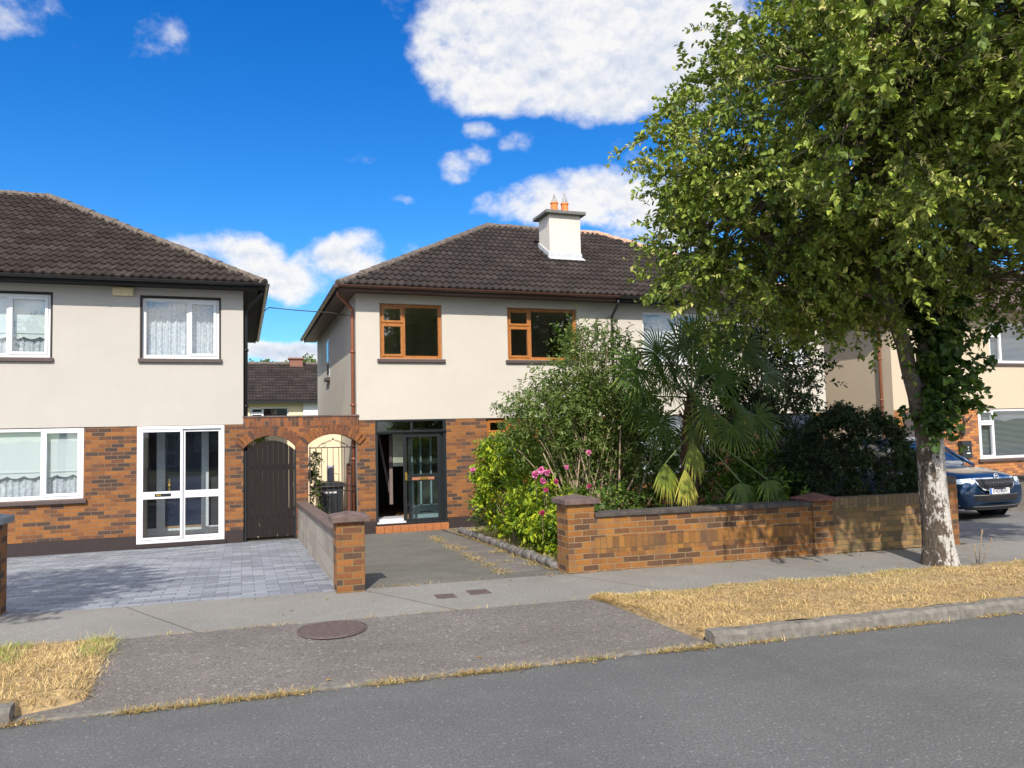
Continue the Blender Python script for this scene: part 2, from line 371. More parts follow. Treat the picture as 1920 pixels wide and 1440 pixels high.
m_tile1 = tilemat('roof_tile_brown', (.020, .015, .013), (.040, .031, .027), (.087, .071, .060))
m_tile4 = tilemat('roof_tile_purple', (.075, .05, .05), (.13, .092, .09), (.21, .16, .15))
m_ridge = plain('ridge_mortar', (.11, .088, .072), .9, var=.55, bump=.6, scale=11)
m_ridgeor = plain('ridge_terracotta', (.42, .26, .18), .9, var=.35, bump=.6, scale=10)
m_gutblk = plain('black_gutter', (.014, .014, .016), .35, bump=0)
m_gutbrn = plain('brown_gutter', (.065, .030, .022), .4, bump=0)
m_pipe = plain('brown_pipe', (.21, .075, .04), .4, bump=0)
m_soffk = plain('black_soffit', (.012, .012, .013), .9, bump=0)
m_soffb = plain('soffit_brown', (.085, .045, .034), .6)
m_white = plain('white_pvc', (.680, .690, .720), .3, var=.03, bump=0)
m_wood = plain('golden_oak_frame', (.34, .128, .028), .4, var=.22, bump=.05, scale=22)
m_blackf = plain('black_frame', (.016, .019, .022), .3, bump=0)
m_brass = plain('brass', (.62, .40, .09), .3, .8, bump=0)
m_glass = glassmat('window_glass', base=.12, wav=.05)
m_glassd = glassmat('porch_glass', base=.02, wav=.04)
m_glasstint = glassmat('tinted_glass', (.42, .45, .47), .05, .05)
m_net = None
def netmat():
    m, t, p = mat('net_curtain'); t.n.remove(p)
    d = t.node('ShaderNodeBsdfDiffuse'); g = t.node('ShaderNodeNewGeometry')
    t.put(d.inputs[0], t.ramp(t.noise(g.outputs['Position'], 14, 5), [(.3, (.62, .65, .68)), (.7, (.85, .87, .88))]))
    tr = t.node('ShaderNodeBsdfTransparent'); mx = t.node('ShaderNodeMixShader')
    t.put(mx.inputs[0], t.maprange(t.noise(g.outputs['Position'], 20, 4), .35, .65, .62, .92))
    t.l.new(tr.outputs[0], mx.inputs[1]); t.l.new(d.outputs[0], mx.inputs[2]); t.l.new(mx.outputs[0], t.n['Material Output'].inputs[0]); return m
m_net = netmat()
m_blind = plain('roller_blind', (.66, .70, .67), .8, var=.03, bump=0)
m_slat = plain('venetian_slat', (.30, .33, .33), .6, var=.05, bump=0)
m_room = plain('room_wall', (.50, .46, .40), .9, bump=0)
m_lead = plain('lead_flashing', (.42, .44, .47), .5, var=.2)
m_chim = stucco('chimney_render', (.624, .577, .517), .35)
m_pot = plain('terracotta', (.62, .19, .045), .7, var=.2)
m_wire = plain('wire_grey', (.35, .34, .33), .5, .5, bump=0)
m_gate = plain('gate_timber', (.052, .040, .038), .6, var=.25, bump=.3, scale=20)
m_peel = plain('bare_timber', (.42, .33, .26), .8)
m_iron = plain('wrought_iron', (.035, .025, .024), .5)
m_bin = plain('bin_plastic', (.022, .026, .032), .45, bump=0)
m_stone = plain('edging_stone', (.13, .12, .11), .9, var=.6, bump=.8, scale=16)
m_kerb = plain('kerb_concrete', (.148, .137, .121), .92, var=.3, bump=.8, scale=15)
m_soil = plain('garden_soil', (.14, .115, .07), .95, var=.4, bump=.8, scale=12)
m_castiron = plain('cast_iron', (.115, .085, .078), .65, .2, var=.25, bump=.6, scale=30)
m_road = asphalt('road_asphalt', (.071, .071, .073), (.146, .148, .149), .6, .35, .9, sc=.42)
m_apron = asphalt('apron_concrete', (.088, .079, .074), (.196, .180, .167), .7, .4, 1.0, sc=.34)
m_path = asphalt('path_concrete', (.159, .152, .140), (.249, .242, .224), .35, .35, .5, joint=(2.45, 1.62, .55), sc=.5)
m_drive = asphalt('drive_concrete', (.083, .081, .071), (.173, .169, .149), .5, .5, .9, sc=.4)
m_drive2 = asphalt('drive_tarmac', (.13, .13, .13), (.21, .21, .21), .3, .4, .7)
m_verge = plain('dry_turf', (.30, .215, .11), .95, var=.4, bump=.8, scale=14)
m_grassg = plain('ground_grass', (.10, .12, .04), .95, var=.4, bump=.6, scale=5)
m_bark = bark('bark_lichen')
m_bark2 = plain('bark_brown', (.12, .09, .065), .9, var=.4, bump=.6, scale=20)
m_stem = plain('bare_stem', (.27, .20, .135), .85, var=.3)
m_palmt = plain('palm_fibre', (.10, .055, .030), .95, var=.5, bump=.9, scale=30)
m_orange = plain('orange_tile', (.34, .125, .045), .5, var=.2)
m_bluedoor = plain('navy_door', (.012, .020, .045), .25, bump=0)
m_seafoam = plain('pale_green_panel', (.36, .47, .45), .4, var=.06, bump=0)
m_floor = plain('mat_floor', (.35, .20, .09), .7)
m_alum = plain('aluminium_sill', (.62, .64, .68), .35, .2, bump=0)
LEAF = leafmat('tree_leaf', [(0, (.031, .061, .012)), (.35, (.106, .160, .024)), (.65, (.212, .282, .035)), (.86, (.351, .383, .071)), (1, (.602, .551, .224))], .16)
IVY = leafmat('ivy_leaf', [(0, (.014, .034, .008)), (.6, (.055, .11, .018)), (1, (.18, .28, .03))], .25)
LBUSH = leafmat('bright_leaf', [(0, (.03, .07, .010)), (.4, (.10, .19, .015)), (.75, (.34, .42, .02)), (1, (.62, .64, .04))], .35)
LSHRUB = leafmat('olive_leaf', [(0, (.024, .045, .012)), (.4, (.080, .135, .024)), (.75, (.176, .234, .056)), (1, (.336, .360, .144))], .35)
LDARK = leafmat('dark_leaf', [(0, (.009, .016, .006)), (.6, (.026, .050, .015)), (1, (.08, .13, .035))], .15)
LPALM = leafmat('palm_leaf', [(0, (.02, .045, .012)), (.5, (.07, .13, .025)), (.8, (.22, .27, .04)), (1, (.55, .48, .10))], .25, .5, .25)
LDRY = leafmat('dry_blade', [(0, (.224, .143, .061)), (.4, (.560, .385, .163)), (.75, (.874, .671, .347)), (.9, (.336, .352, .092)), (1, (.134, .209, .031))], .2, .8)
PINK = leafmat('rose_petal', [(0, (.45, .02, .10)), (.5, (.75, .09, .35)), (1, (.85, .35, .60))], .3)

# ------------------------------------------------------------------ ground, road, paths
D = 16.54
Yk = lambda x: 6.24 - .056 * x
Yf = lambda x: 8.08 - .07 * x
Yb = lambda x: 9.52 - .075 * x
ZB, ZF, ZH = .105, .09, -.17          # back of path, front of path, foot of the houses
def hz(x, y):                          # height of driveways and gardens
    t = min(1, max(0, (y - Yb(x)) / (16.3 - Yb(x)))); return ZB + (ZH - ZB) * t
def strip(name, x0, x1, fa, fb, zfun, m, nx=60, ny=6, kind='structure', xs=None):
    mb = MB(); xs = np.linspace(x0, x1, nx + 1) if xs is None else xs
    P = lambda x, j: (x, fa(x) + (fb(x) - fa(x)) * j / ny, zfun(x, fa(x) + (fb(x) - fa(x)) * j / ny))
    for a, b in zip(xs, xs[1:]):
        for j in range(ny): mb.face([P(a, j), P(b, j), P(b, j + 1), P(a, j + 1)], 0, True)
    return tag(mb.build(name, m), kind=kind)
mb = MB(); mb.face([(-1500, -1500, -.26), (1500, -1500, -.26), (1500, 1500, -.26), (-1500, 1500, -.26)]); tag(mb.build('ground', m_grassg), kind='structure')
strip('road', -70, 90, lambda x: -2.2 - .056 * x, Yk, lambda x, y: 0.0, m_road, 40, 2)
strip('far_pavement', -70, 90, lambda x: -5.6 - .056 * x, lambda x: -2.2 - .056 * x, lambda x, y: .09, m_path, 20, 1)
strip('apron', -1.62, 4.25, Yk, Yf, lambda x, y: .012 + (ZF - .012) * (y - Yk(x)) / (Yf(x) - Yk(x)), m_apron, 20, 6)
strip('pavement', -70, 90, Yf, Yb, lambda x, y: ZF + (ZB - ZF) * (y - Yf(x)) / (Yb(x) - Yf(x)), m_path, 60, 2)
loR = lambda x: Yk(x) + (.09 if x >= 3.97 else .05 + (3.97 - x) * 5.9)
loL = lambda x: Yk(x) + (.09 if x <= -1.52 else .10 + (x + 1.52) * .35)
def verge(lo, end, kerb_end, sgn):
    def zf(x, y):
        t = (y - Yk(x)) / (Yf(x) - Yk(x)); flat = .012 + (ZF - .012) * t
        z = .112 + .016 * math.sin(x * 3.1 + y * 2) + .010 * math.sin(x * 7.7 - y * 5)
        e = min(1, max(0, abs(x - end) / .12)); beyond = (x - kerb_end) * sgn > 0
        if not beyond: e = min(e, max(0, (y - lo(x)) / .12))
        return flat - .02 + (max(z, flat + .012) - flat + .02) * e ** .5
    return zf
zR = verge(loR, 3.68, 3.97, 1); zL = verge(loL, -1.10, -1.52, -1)
strip('verge', 3.68, 70, loR, lambda x: Yf(x) + .02, zR, m_verge, 0, 14, xs=3.68 + 66.3 * np.linspace(0, 1, 220) ** 2.2)
strip('verge_beside_drive', -40, -1.10, loL, lambda x: Yf(x) + .02, zL, m_verge, 0, 14, xs=(-1.10 - 38.9 * np.linspace(0, 1, 160) ** 2.2)[::-1])
strip('driveway', 1.16, 4.10, Yb, lambda x: D, hz, m_drive, 6, 16)
strip('paved_drive', -8.5, 1.16, Yb, lambda x: D, hz, m_pave, 8, 10)
strip('garden_soil', 4.10, 10.3, Yb, lambda x: D, lambda x, y: hz(x, y) + .012, m_soil, 12, 10)
strip('neighbour_driveway', 10.3, 15.75, Yb, lambda x: D, hz, m_drive2, 8, 10)
strip('far_driveway', 15.9, 40, Yb, lambda x: D, hz, m_drive2, 10, 8)
strip('side_passage', .03, 2.31, lambda x: D, lambda x: D + 9.5, lambda x, y: ZH + .006, m_drive, 3, 8)
strip('far_side_passage', 14.7, 17.0, lambda x: D, lambda x: D + 9.5, lambda x, y: ZH + .006, m_drive2, 3, 8)
# kerbs: separate concrete blocks end to end
def kerb(x0, x1, name='kerb'):
    mb = MB(); x = x0
    while x < x1 - .05:
        e = min(x + .914, x1); y0, y1 = Yk(x) - .035, Yk(e) - .035; n = 6
        prof = [(.0, -.02), (.012, .085), (.045, .118), (.150, .122), (.155, -.02)]
        for k in range(n):
            a, b = x + .0015 + (e - x - .003) * k / n, x + .0015 + (e - x - .003) * (k + 1) / n
            ya, yb = y0 + (y1 - y0) * (a - x) / (e - x), y0 + (y1 - y0) * (b - x) / (e - x)
            sag = lambda q: .006 * math.sin(q * 9.7) + .004 * math.sin(q * 23)
            for (p, q), (r, s_) in zip(prof, prof[1:]):
                mb.face([(a, ya + p, q + (sag(a) if q > 0 else 0)), (b, yb + p, q + (sag(b) if q > 0 else 0)), (b, yb + r, s_ + (sag(b) if s_ > 0 else 0)), (a, ya + r, s_ + (sag(a) if s_ > 0 else 0))])
            if k in (0, n - 1):
                xx, yy = (a, ya) if k == 0 else (b, yb); mb.face([(xx, yy + p, q) for p, q in prof])
        x = e
    return tag(mb.build(name, m_kerb), kind='structure')
kerb(3.97, 60); kerb(-40, -1.52)
mb = MB()                              # flush dropped kerb along the apron
x = -1.50
while x < 3.9:
    e = min(x + .9, 3.95); mb.obox((x + .004, Yk(x) - .012, -.05), (e - x - .008, -.056 * (e - x), 0), (0, .10, 0), (0, 0, .070)); x = e
tag(mb.build('dropped_kerb', m_kerb, bevel=.01), kind='structure')

# ironwork in the path
def cover(x, y, sx, sy, label):
    mb = MB(); mb.obox((x, y, hzp(x, y) + .001), (sx, -.075 * sx, 0), (0, sy, 0), (0, 0, .006))
    for k in range(5): mb.obox((x + .03 + k * (sx - .06) / 5, y + .03, hzp(x, y) + .0072), (.02, 0, 0), (0, sy - .06, 0), (0, 0, .002))
    tag(mb.build('utility_cover', m_castiron), label, 'utility cover', 'small rectangular covers in the footpath')
hzp = lambda x, y: (ZF + (ZB - ZF) * min(1, max(0, (y - Yf(x)) / (Yb(x) - Yf(x))))) if y > Yf(x) else .012 + (ZF - .012) * (y - Yk(x)) / (Yf(x) - Yk(x))
cover(2.07, 8.52, .22, .22, 'small rectangular metal cover in the footpath, nearer the round manhole')
cover(2.47, 8.56, .24, .24, 'small rectangular metal cover in the footpath, nearer the brick pillar of the rose garden')
mx_, my_ = .825, 7.73; mz = hzp(mx_, my_)
t_ = empty('manhole_cover', (mx_, my_, mz), 'round rusty brown manhole cover where footpath meets the sloping apron', 'manhole')
mb = MB(); mb.lathe((mx_, my_, mz), [(0.31, -.01), (.31, .012), (.30, .014), (0, .014)], 40)
for k in range(-4, 5):
    for j in range(-4, 5):
        if math.hypot(k, j) < 4.3: mb.box(mx_ + k * .06 - .018, mx_ + k * .06 + .018, my_ + j * .06 - .018, my_ + j * .06 + .018, mz + .0142, mz + .017)
mb.build('plate', m_castiron, t_)
mb = MB(); mb.lathe((mx_, my_, mz), [(.335, 0), (.333, .010), (.318, .012), (.318, 0)], 40); mb.build('rim', m_castiron, t_)

# ------------------------------------------------------------------ houses
PITCH = math.radians(30); RUN = 4.9
def tile_plane(O, U, V, N, ulo, uhi, vmax, wob=0):
    """profiled concrete tiles: V up the slope, rolls along U"""
    O, U, V, N = (np.array(a, float) for a in (O, U, V, N)); Vs = []; Fs = []; UV = []; base = 0
    g = .345; du = .165 / 6; rows = int(math.ceil(vmax / g))
    u_min = min(ulo(0), ulo(vmax)); u_max = max(uhi(0), uhi(vmax)); us = np.arange(math.floor(u_min / du) * du, u_max + du, du)
    wave = .044 * (0.5 + 0.5 * np.cos(2 * np.pi * us / .165)) ** 1.5
    for r in range(rows):
        v0 = r * g; v1 = min((r + 1) * g, vmax)
        tj = np.floor(us / .33); jit = (np.sin(tj * 12.9 + r * 78.2) * 43758.5) % 1
        sag = (jit - .5) * .008
        lines = [(v0 + sag, wave - .004, ulo(v0), uhi(v0)), (v0 + sag, wave + .040 + sag, ulo(v0), uhi(v0)), (np.full_like(us, v1 + .01), wave + .004, ulo(v1), uhi(v1))]
        pts = []
        for vv, h, lo, hi in lines:
            u = np.clip(us, lo, hi); pts.append(O + u[:, None] * U + np.asarray(vv)[:, None] * V + h[:, None] * N); UV.append(np.stack([u, np.full_like(u, v0 + .01)], 1))
        n = len(us); Vs += [pts[0], pts[1], pts[1], pts[2]]; UV.insert(len(UV) - 1, UV[-2])
        keep = (np.clip(us[1:], lines[0][2], lines[0][3]) > np.clip(us[:-1], lines[0][2], lines[0][3])) | (np.clip(us[1:], lines[2][2], lines[2][3]) > np.clip(us[:-1], lines[2][2], lines[2][3]))
        i = np.arange(n - 1)[keep]
        for a, b in ((0, 1), (2, 3)):
            Fs.append(np.stack([base + a * n + i, base + a * n + i + 1, base + b * n + i + 1, base + b * n + i], 1))
        base += 4 * n
    return np.concatenate(Vs), np.concatenate(Fs), np.concatenate(UV)
def join_np(parts):
    Vs, Fs, Us = [], [], []; b = 0
    for v, f, u in parts: Vs.append(v); Fs.append(f + b); Us.append(u); b += len(v)
    return np.concatenate(Vs), np.concatenate(Fs), np.concatenate(Us)
def ridge_line(mb, a, b, r=.105, m=0, seg=.42):
    a, b = Vector(a), Vector(b); L = (b - a).length; n = max(1, int(L / seg)); t = (b - a) / n; d = t.normalized()
    s_ = d.cross(Vector((0, 0, 1))).normalized(); up = s_.cross(d).normalized()
    for k in range(n):
        p = a + t * k; q = p + t * 1.06; rr0, rr1 = r * random.uniform(1.0, 1.1), r * random.uniform(.9, 1.0)
        off = up * random.uniform(-.008, .008)
        pts0 = [p + off + s_ * math.cos(x) * rr0 + up * (math.sin(x) * rr0 - .03) for x in np.linspace(-.25, math.pi + .25, 8)]
        pts1 = [q + off + s_ * math.cos(x) * rr1 + up * (math.sin(x) * rr1 - .03) for x in np.linspace(-.25, math.pi + .25, 8)]
        for j in range(7): mb.face([pts0[j], pts0[j + 1], pts1[j + 1], pts1[j]], m, True)
        mb.face(pts0, m); mb.face(pts1[::-1], m)
def wall_face(mb, x0, x1, z0, z1, ops, y, t=.26, m=0, mr=None):
    mr = m if mr is None else mr
    ops = [o for o in ops if o[1] > x0 and o[0] < x1 and o[3] > z0 and o[2] < z1]
    ops = [(max(o[0], x0), min(o[1], x1), max(o[2], z0), min(o[3], z1)) for o in ops]
    xs = sorted({x0, x1, *[o[0] for o in ops], *[o[1] for o in ops]}); zs = sorted({z0, z1, *[o[2] for o in ops], *[o[3] for o in ops]})
    for a, b in zip(xs, xs[1:]):
        for c, d in zip(zs, zs[1:]):
            cx, cz = (a + b) / 2, (c + d) / 2
            if any(o[0] < cx < o[1] and o[2] < cz < o[3] for o in ops): continue
            mb.face([(a, y, c), (b, y, c), (b, y, d), (a, y, d)], m)
    for o in ops:
        a, b, c, d = o; e = y + t
        mb.face([(a, y, c), (a, e, c), (a, e, d), (a, y, d)], mr); mb.face([(b, y, c), (b, y, d), (b, e, d), (b, e, c)], mr)
        if d < z1: mb.face([(a, y, d), (a, e, d), (b, e, d), (b, y, d)], mr)
        if c > z0: mb.face([(a, y, c), (b, y, c), (b, e, c), (a, e, c)], mr)

def window(house, x0, x1, z0, z1, fm, casements, panes_fixed, sill=True, sillm=None, content=None, y=D, set_=.075, glass=None, reveal=None, label=None, sw=.06):
    """frame with opening casements (thicker bars) and fixed lights; rectangles in fractions of the opening, z from the sill up"""
    W_, H_ = x1 - x0, z1 - z0; f0, f1 = y + set_, y + set_ + .07; b = .055
    mb = MB(); mb.box(x0, x0 + b, f0, f1, z0, z1); mb.box(x1 - b, x1, f0, f1, z0, z1)
    mb.box(x0 + b, x1 - b, f0, f1, z0, z0 + b); mb.box(x0 + b, x1 - b, f0, f1, z1 - b, z1)
    fx = lambda u: x0 + b + (W_ - 2 * b) * u; fz = lambda v: z0 + b + (H_ - 2 * b) * v
    gl = MB()
    rects = [(r, True) for r in casements] + [(r, False) for r in panes_fixed]
    for (u0, v0, u1, v1), cas in rects:
        a, c, e, g = fx(u0), fx(u1), fz(v0), fz(v1); k = .052 if cas else .018; q0 = f0 - (.014 if cas else -.006)
        ga, gc, ge, gg = a + (.016 if u0 > 0 else 0), c - (.016 if u1 < 1 else 0), e + (.016 if v0 > 0 else 0), g - (.016 if v1 < 1 else 0)
        mb.box(ga, ga + k, q0, f1 + .004, ge, gg); mb.box(gc - k, gc, q0, f1 + .004, ge, gg)
        mb.box(ga + k, gc - k, q0, f1 + .004, ge, ge + k); mb.box(ga + k, gc - k, q0, f1 + .004, gg - k, gg)
        gy = f0 + .03; gl.face([(ga + k, gy, ge + k), (gc - k, gy, ge + k), (gc - k, gy, gg - k), (ga + k, gy, gg - k)])
        if u1 < 1: mb.box(c - .016, c + .016, f0 + .003, f1, e, g)
        if v1 < 1: mb.box(a, c, f0 + .006, f1 - .003, g - .016, g + .016)
    wd = mb.build('window', fm, house, bevel=.005)
    if label: wd['label'] = label
    gl.build('pane', glass or m_glass, wd)
    if reveal:
        r = MB(); r.box(x0 - .035, x0, y - .004, y + set_ + .02, z0 - .0, z1 + .035); r.box(x1, x1 + .035, y - .004, y + set_ + .02, z0, z1 + .035)
        r.box(x0, x1, y - .004, y + set_ + .02, z1, z1 + .035); r.build('surround', reveal, wd)
    if sill:
        s_ = MB(); s_.box(x0 - sw, x1 + sw, y - .055, y + .10, z0 - .085, z0 - .008); s_.build('sill', sillm or m_sill, wd, bevel=.008)
    if content: content(wd, x0, x1, z0, z1, y + set_ + .13)
    return wd
def net(amp=.022, wl=.12, lo=0.0, hi=1.0, gap=0):
    def f(wd, x0, x1, z0, z1, y):
        n = 160; xs = np.linspace(x0 + .05, x1 - .05, n); ph = rng.uniform(0, 6, 4)
        ys = y + .05 + amp * (np.sin(xs * 2 * np.pi / wl + ph[0] + 1.4 * np.sin(xs * 7 + ph[1])) + .5 * np.sin(xs * 2 * np.pi / (wl * .43) + ph[2]))
        za, zb = z0 + (z1 - z0) * lo, z0 + (z1 - z0) * hi
        V = np.concatenate([np.stack([xs, ys, np.full(n, za)], 1), np.stack([xs, ys * .4 + (y + .05) * .6, np.full(n, zb)], 1)]); i = np.arange(n - 1)
        np_mesh('net_curtain', V, np.stack([i, i + 1, i + n + 1, i + n], 1), m_net, wd, smooth=True)
    return f
def blind(drop=.55, scallop=.05):
    def f(wd, x0, x1, z0, z1, y):
        zb = z1 - (z1 - z0) * drop; n = 60; xs = np.linspace(x0 + .04, x1 - .04, n)
        zs = zb - scallop * np.abs(np.sin((xs - x0) * np.pi / .27)) ** .8
        V = np.concatenate([np.stack([xs, np.full(n, y - .02), zs], 1), np.stack([xs, np.full(n, y - .02), np.full(n, z1 - .02)], 1)]); i = np.arange(n - 1)
        np_mesh('roller_blind', V, np.stack([i, i + 1, i + n + 1, i + n], 1), m_blind, wd)
        mb = MB(); mb.box(x0 + .04, x1 - .04, y - .034, y - .022, zb + .055, zb + .075); mb.build('blind_bar', m_blind, wd)
    return f
def venetian(wd, x0, x1, z0, z1, y):
    mb = MB(); z = z0 + .05
    while z < z1 - .03: mb.obox((x0 + .04, y, z), (x1 - x0 - .08, 0, 0), (0, .032, .016), (0, 0, .0015)); z += .036
    mb.build('venetian_blind', m_slat, wd)
def both(*fs):
    def f(*a):
        for g in fs: g(*a)
    return f

def house(name, label, x0, x1, dz, hipL, hipR, wallm, tilem, gutm, soffm, brickm, openings, ridgem, door_ops=(), side_pipe=None, group='semi-detached houses along the street', y=D, depth=8.9, plain_front=False, plinth_top=.08):
    h = empty(name, ((x0 + x1) / 2, y, ZH), label, 'house', group)
    zs = 2.20 + dz; ze = 4.96 + dz; yb = y + depth; ov = .41; ops = list(openings)
    mb = MB(); wall_face(mb, x0, x1, zs, ze, ops, y)
    if not plain_front: mb.face([(x0, y, zs), (x0, y + .02, zs), (x1, y + .02, zs), (x1, y, zs)])
    e1 = [((x0, yb), (x0, y)), ((x1, y), (x1, yb)), ((x1, yb), (x0, yb))]
    for (a, b) in e1: mb.face([(a[0], a[1], ZH - .1), (b[0], b[1], ZH - .1), (b[0], b[1], ze), (a[0], a[1], ze)])
    ridge_z = ze + .09 + RUN * math.tan(PITCH); ym = y - ov + RUN
    for flag, xx in ((hipL, x0), (hipR, x1)):
        if not flag: mb.face([(xx, y, ze), (xx, yb, ze), (xx, ym, ridge_z - .15)])
    mb.build('rendered_wall', wallm, h)
    mb = MB(); wall_face(mb, x0, x1, plinth_top, zs, [(o[0], o[1], o[2], min(o[3], zs - .012)) for o in ops], y + .012, .25, 0)
    mb.build('brick_wall', brickm, h)
    mb = MB(); xs = sorted([x0, x1, *[v for o in ops if o[2] < plinth_top for v in o[:2]]])
    for a, b in zip(xs[::2], xs[1::2]): mb.box(a, b, y - .012, y + .2, ZH - .1, plinth_top)
    mb.build('plinth', m_plinth, h)
    mb = MB(); mb.face([(x0, y + .27, ze - .02), (x1, y + .27, ze - .02), (x1, yb, ze - .02), (x0, yb, ze - .02)]); mb.face([(x0, y + .27, 2.42 + dz), (x1, y + .27, 2.42 + dz), (x1, yb, 2.42 + dz), (x0, yb, 2.42 + dz)])
    mb.face([(x0, y + 4.0, 2.42 + dz), (x1, y + 4.0, 2.42 + dz), (x1, y + 4.0, ze), (x0, y + 4.0, ze)]); mb.build('interior', m_room, h)
    # roof
    c, s_ = math.cos(PITCH), math.sin(PITCH); L = RUN / c; xa = x0 - (ov if hipL else 0); xb = x1 + (ov if hipR else 0); ya, yb2 = y - ov, yb + ov
    run = (yb2 - ya) / 2; L = run / c; z_e = ze + .07; parts = []
    parts.append(tile_plane((0, ya, z_e), (1, 0, 0), (0, c, s_), (0, -s_, c), lambda v: xa + (v * c if hipL else 0), lambda v: xb - (v * c if hipR else 0), L))
    parts.append(tile_plane((0, yb2, z_e), (-1, 0, 0), (0, -c, s_), (0, s_, c), lambda v: -xb + (v * c if hipR else 0), lambda v: -xa - (v * c if hipL else 0), L))
    if hipL: parts.append(tile_plane((xa, 0, z_e), (0, -1, 0), (c, 0, s_), (-s_, 0, c), lambda v: -yb2 + v * c, lambda v: -ya - v * c, L))
    if hipR: parts.append(tile_plane((xb, 0, z_e), (0, 1, 0), (-c, 0, s_), (s_, 0, c), lambda v: ya + v * c, lambda v: yb2 - v * c, L))
    V, F, U = join_np(parts); rf = np_mesh('roof', V, F, tilem, h, uv=U)
    mb = MB(); zt = z_e + run * math.tan(PITCH) + .03; ym = (ya + yb2) / 2; ra, rb = xa + (run if hipL else 0), xb - (run if hipR else 0)
    ridge_line(mb, (ra, ym, zt), (rb, ym, zt))
    for flag, ex, rx in ((hipL, xa, ra), (hipR, xb, rb)):
        if flag:
            for ey in (ya, yb2): ridge_line(mb, (ex, ey, z_e + .03), (rx, ym, zt + .02), .10)
    mb.build('ridge_tiles', ridgem, rf)
    # eaves: soffit board, fascia, half-round gutter
    mb = MB(); g = MB(); zf = ze - .03
    mb.box(xa + .03, xb - (.03 if hipR else 0), ya + .03, y, zf, zf + .018); mb.box(xa + .03, xb - .0, ya + .02, ya + .045, zf - .02, zf + .12)
    def gut(p, q, nrm):
        p, q, nrm = Vector(p), Vector(q), Vector(nrm); d = (q - p); pr = [(math.cos(a) * .058, math.sin(a) * .058) for a in np.linspace(math.pi, 2 * math.pi, 9)]
        pr2 = [(u * .9, v * .9) for u, v in pr]
        P = lambda b, u, v: b + nrm * (u + .062) + Vector((0, 0, v))
        for A in (pr, pr2):
            for (u0, v0), (u1, v1) in zip(A, A[1:]): g.face([P(p, u0, v0), P(q, u0, v0), P(q, u1, v1), P(p, u1, v1)], 0, True)
        n = int(d.length / 1.0)
        for k in range(n + 1):
            b = p + d * (k / max(1, n)); tt = d.normalized() * .02
            for (u0, v0), (u1, v1) in zip(pr, pr[1:]):
                g.face([P(b - tt, u0 * 1.12, v0 * 1.12), P(b + tt, u0 * 1.12, v0 * 1.12), P(b + tt, u1 * 1.12, v1 * 1.12), P(b - tt, u1 * 1.12, v1 * 1.12)])
        for b in (p, q): g.face([P(b, u, v) for u, v in pr])
    zg = z_e - .008
    gut((xa, ya + .02, zg), (xb, ya + .02, zg), (0, -1, 0))
    if hipL:
        mb.box(xa + .03, x0, ya + .03, yb2 - .03, zf - .001, zf + .017); mb.box(xa + .02, xa + .045, ya + .045, yb2 - .03, zf - .02, zf + .12); gut((xa + .02, ya, zg), (xa + .02, yb2, zg), (-1, 0, 0))
    if hipR:
        mb.box(x1, xb - .03, ya + .03, yb2 - .03, zf - .001, zf + .017); mb.box(xb - .045, xb - .02, ya + .045, yb2 - .03, zf - .02, zf + .12); gut((xb - .02, ya, zg), (xb - .02, yb2, zg), (1, 0, 0))
    mb.build('soffit', soffm, h); g.build('gutter', gutm, h)
    return h
def downpipe(h, x, y, ztop, zbot, m, gx, gy, r=.036, name='downpipe'):
    mb = MB(); mb.tube([(gx, gy, ztop), (gx, gy, ztop - .10), (x, y, ztop - .36), (x, y, ztop - .5), (x, y, zbot)], r, 10)
    for z in np.arange(zbot + .4, ztop - .6, 1.15): mb.tube([(x, y, z), (x, y, z + .05)], r * 1.35, 10); mb.box(x - .06, x + .06, y - .008, y + .04, z, z + .04)
    return mb.build(name, m, h)

white2 = dict(casements=[(.62, 0, 1, 1)], panes_fixed=[(0, 0, .62, 1)])
# ---- house on the left
H1 = house('house', 'cream house with dark roof and white glazed porch beside the timber gate', -12.3, .03, 0, True, True, m_stucco1, m_tile1, m_gutblk, m_soffk, m_brick,
           [(-11.6, -9.9, 3.53, 4.74), (-9.0, -7.4, 3.53, 4.74), (-10.6, -7.6, .85, 2.20), (-4.98, -3.42, 3.53, 4.74), (-1.85, -.43, 3.53, 4.74), (-5.2, -2.84, .85, 2.20), (-1.92, -.33, -.16, 2.20)], m_ridge)
window(H1, -4.98, -3.42, 3.53, 4.74, m_white, [(.55, 0, 1, 1)], [(0, 0, .55, 1)], content=both(blind(.66), net(lo=0, hi=.5)), reveal=m_plinth)
window(H1, -1.85, -.43, 3.53, 4.74, m_white, [(.60, 0, 1, 1)], [(0, 0, .60, 1)], content=net(.03, .13), reveal=m_plinth)
window(H1, -5.2, -2.84, .85, 2.20, m_white, [(.72, 0, 1, 1)], [(0, 0, .72, 1)], content=both(blind(.66), net(lo=0, hi=.55)), set_=.02)
downpipe(H1, .075, D + .16, 4.92, -.15, m_gutblk, .36, D - .1, .045)
t_ = MB(); t_.box(-2.37, -1.99, D - .085, D - .002, 4.745, 4.92); al = t_.build('alarm_box', plain('alarm_cream', (.66, .57, .35), .5), H1, bevel=.03)
for a, b, c, d in ((-11.6, -9.9, 3.53, 4.74), (-9.0, -7.4, 3.53, 4.74), (-10.6, -7.6, .85, 2.20)): window(H1, a, b, c, d, m_white, [(.55, 0, 1, 1)], [(0, 0, .55, 1)], content=net(.03, .13))
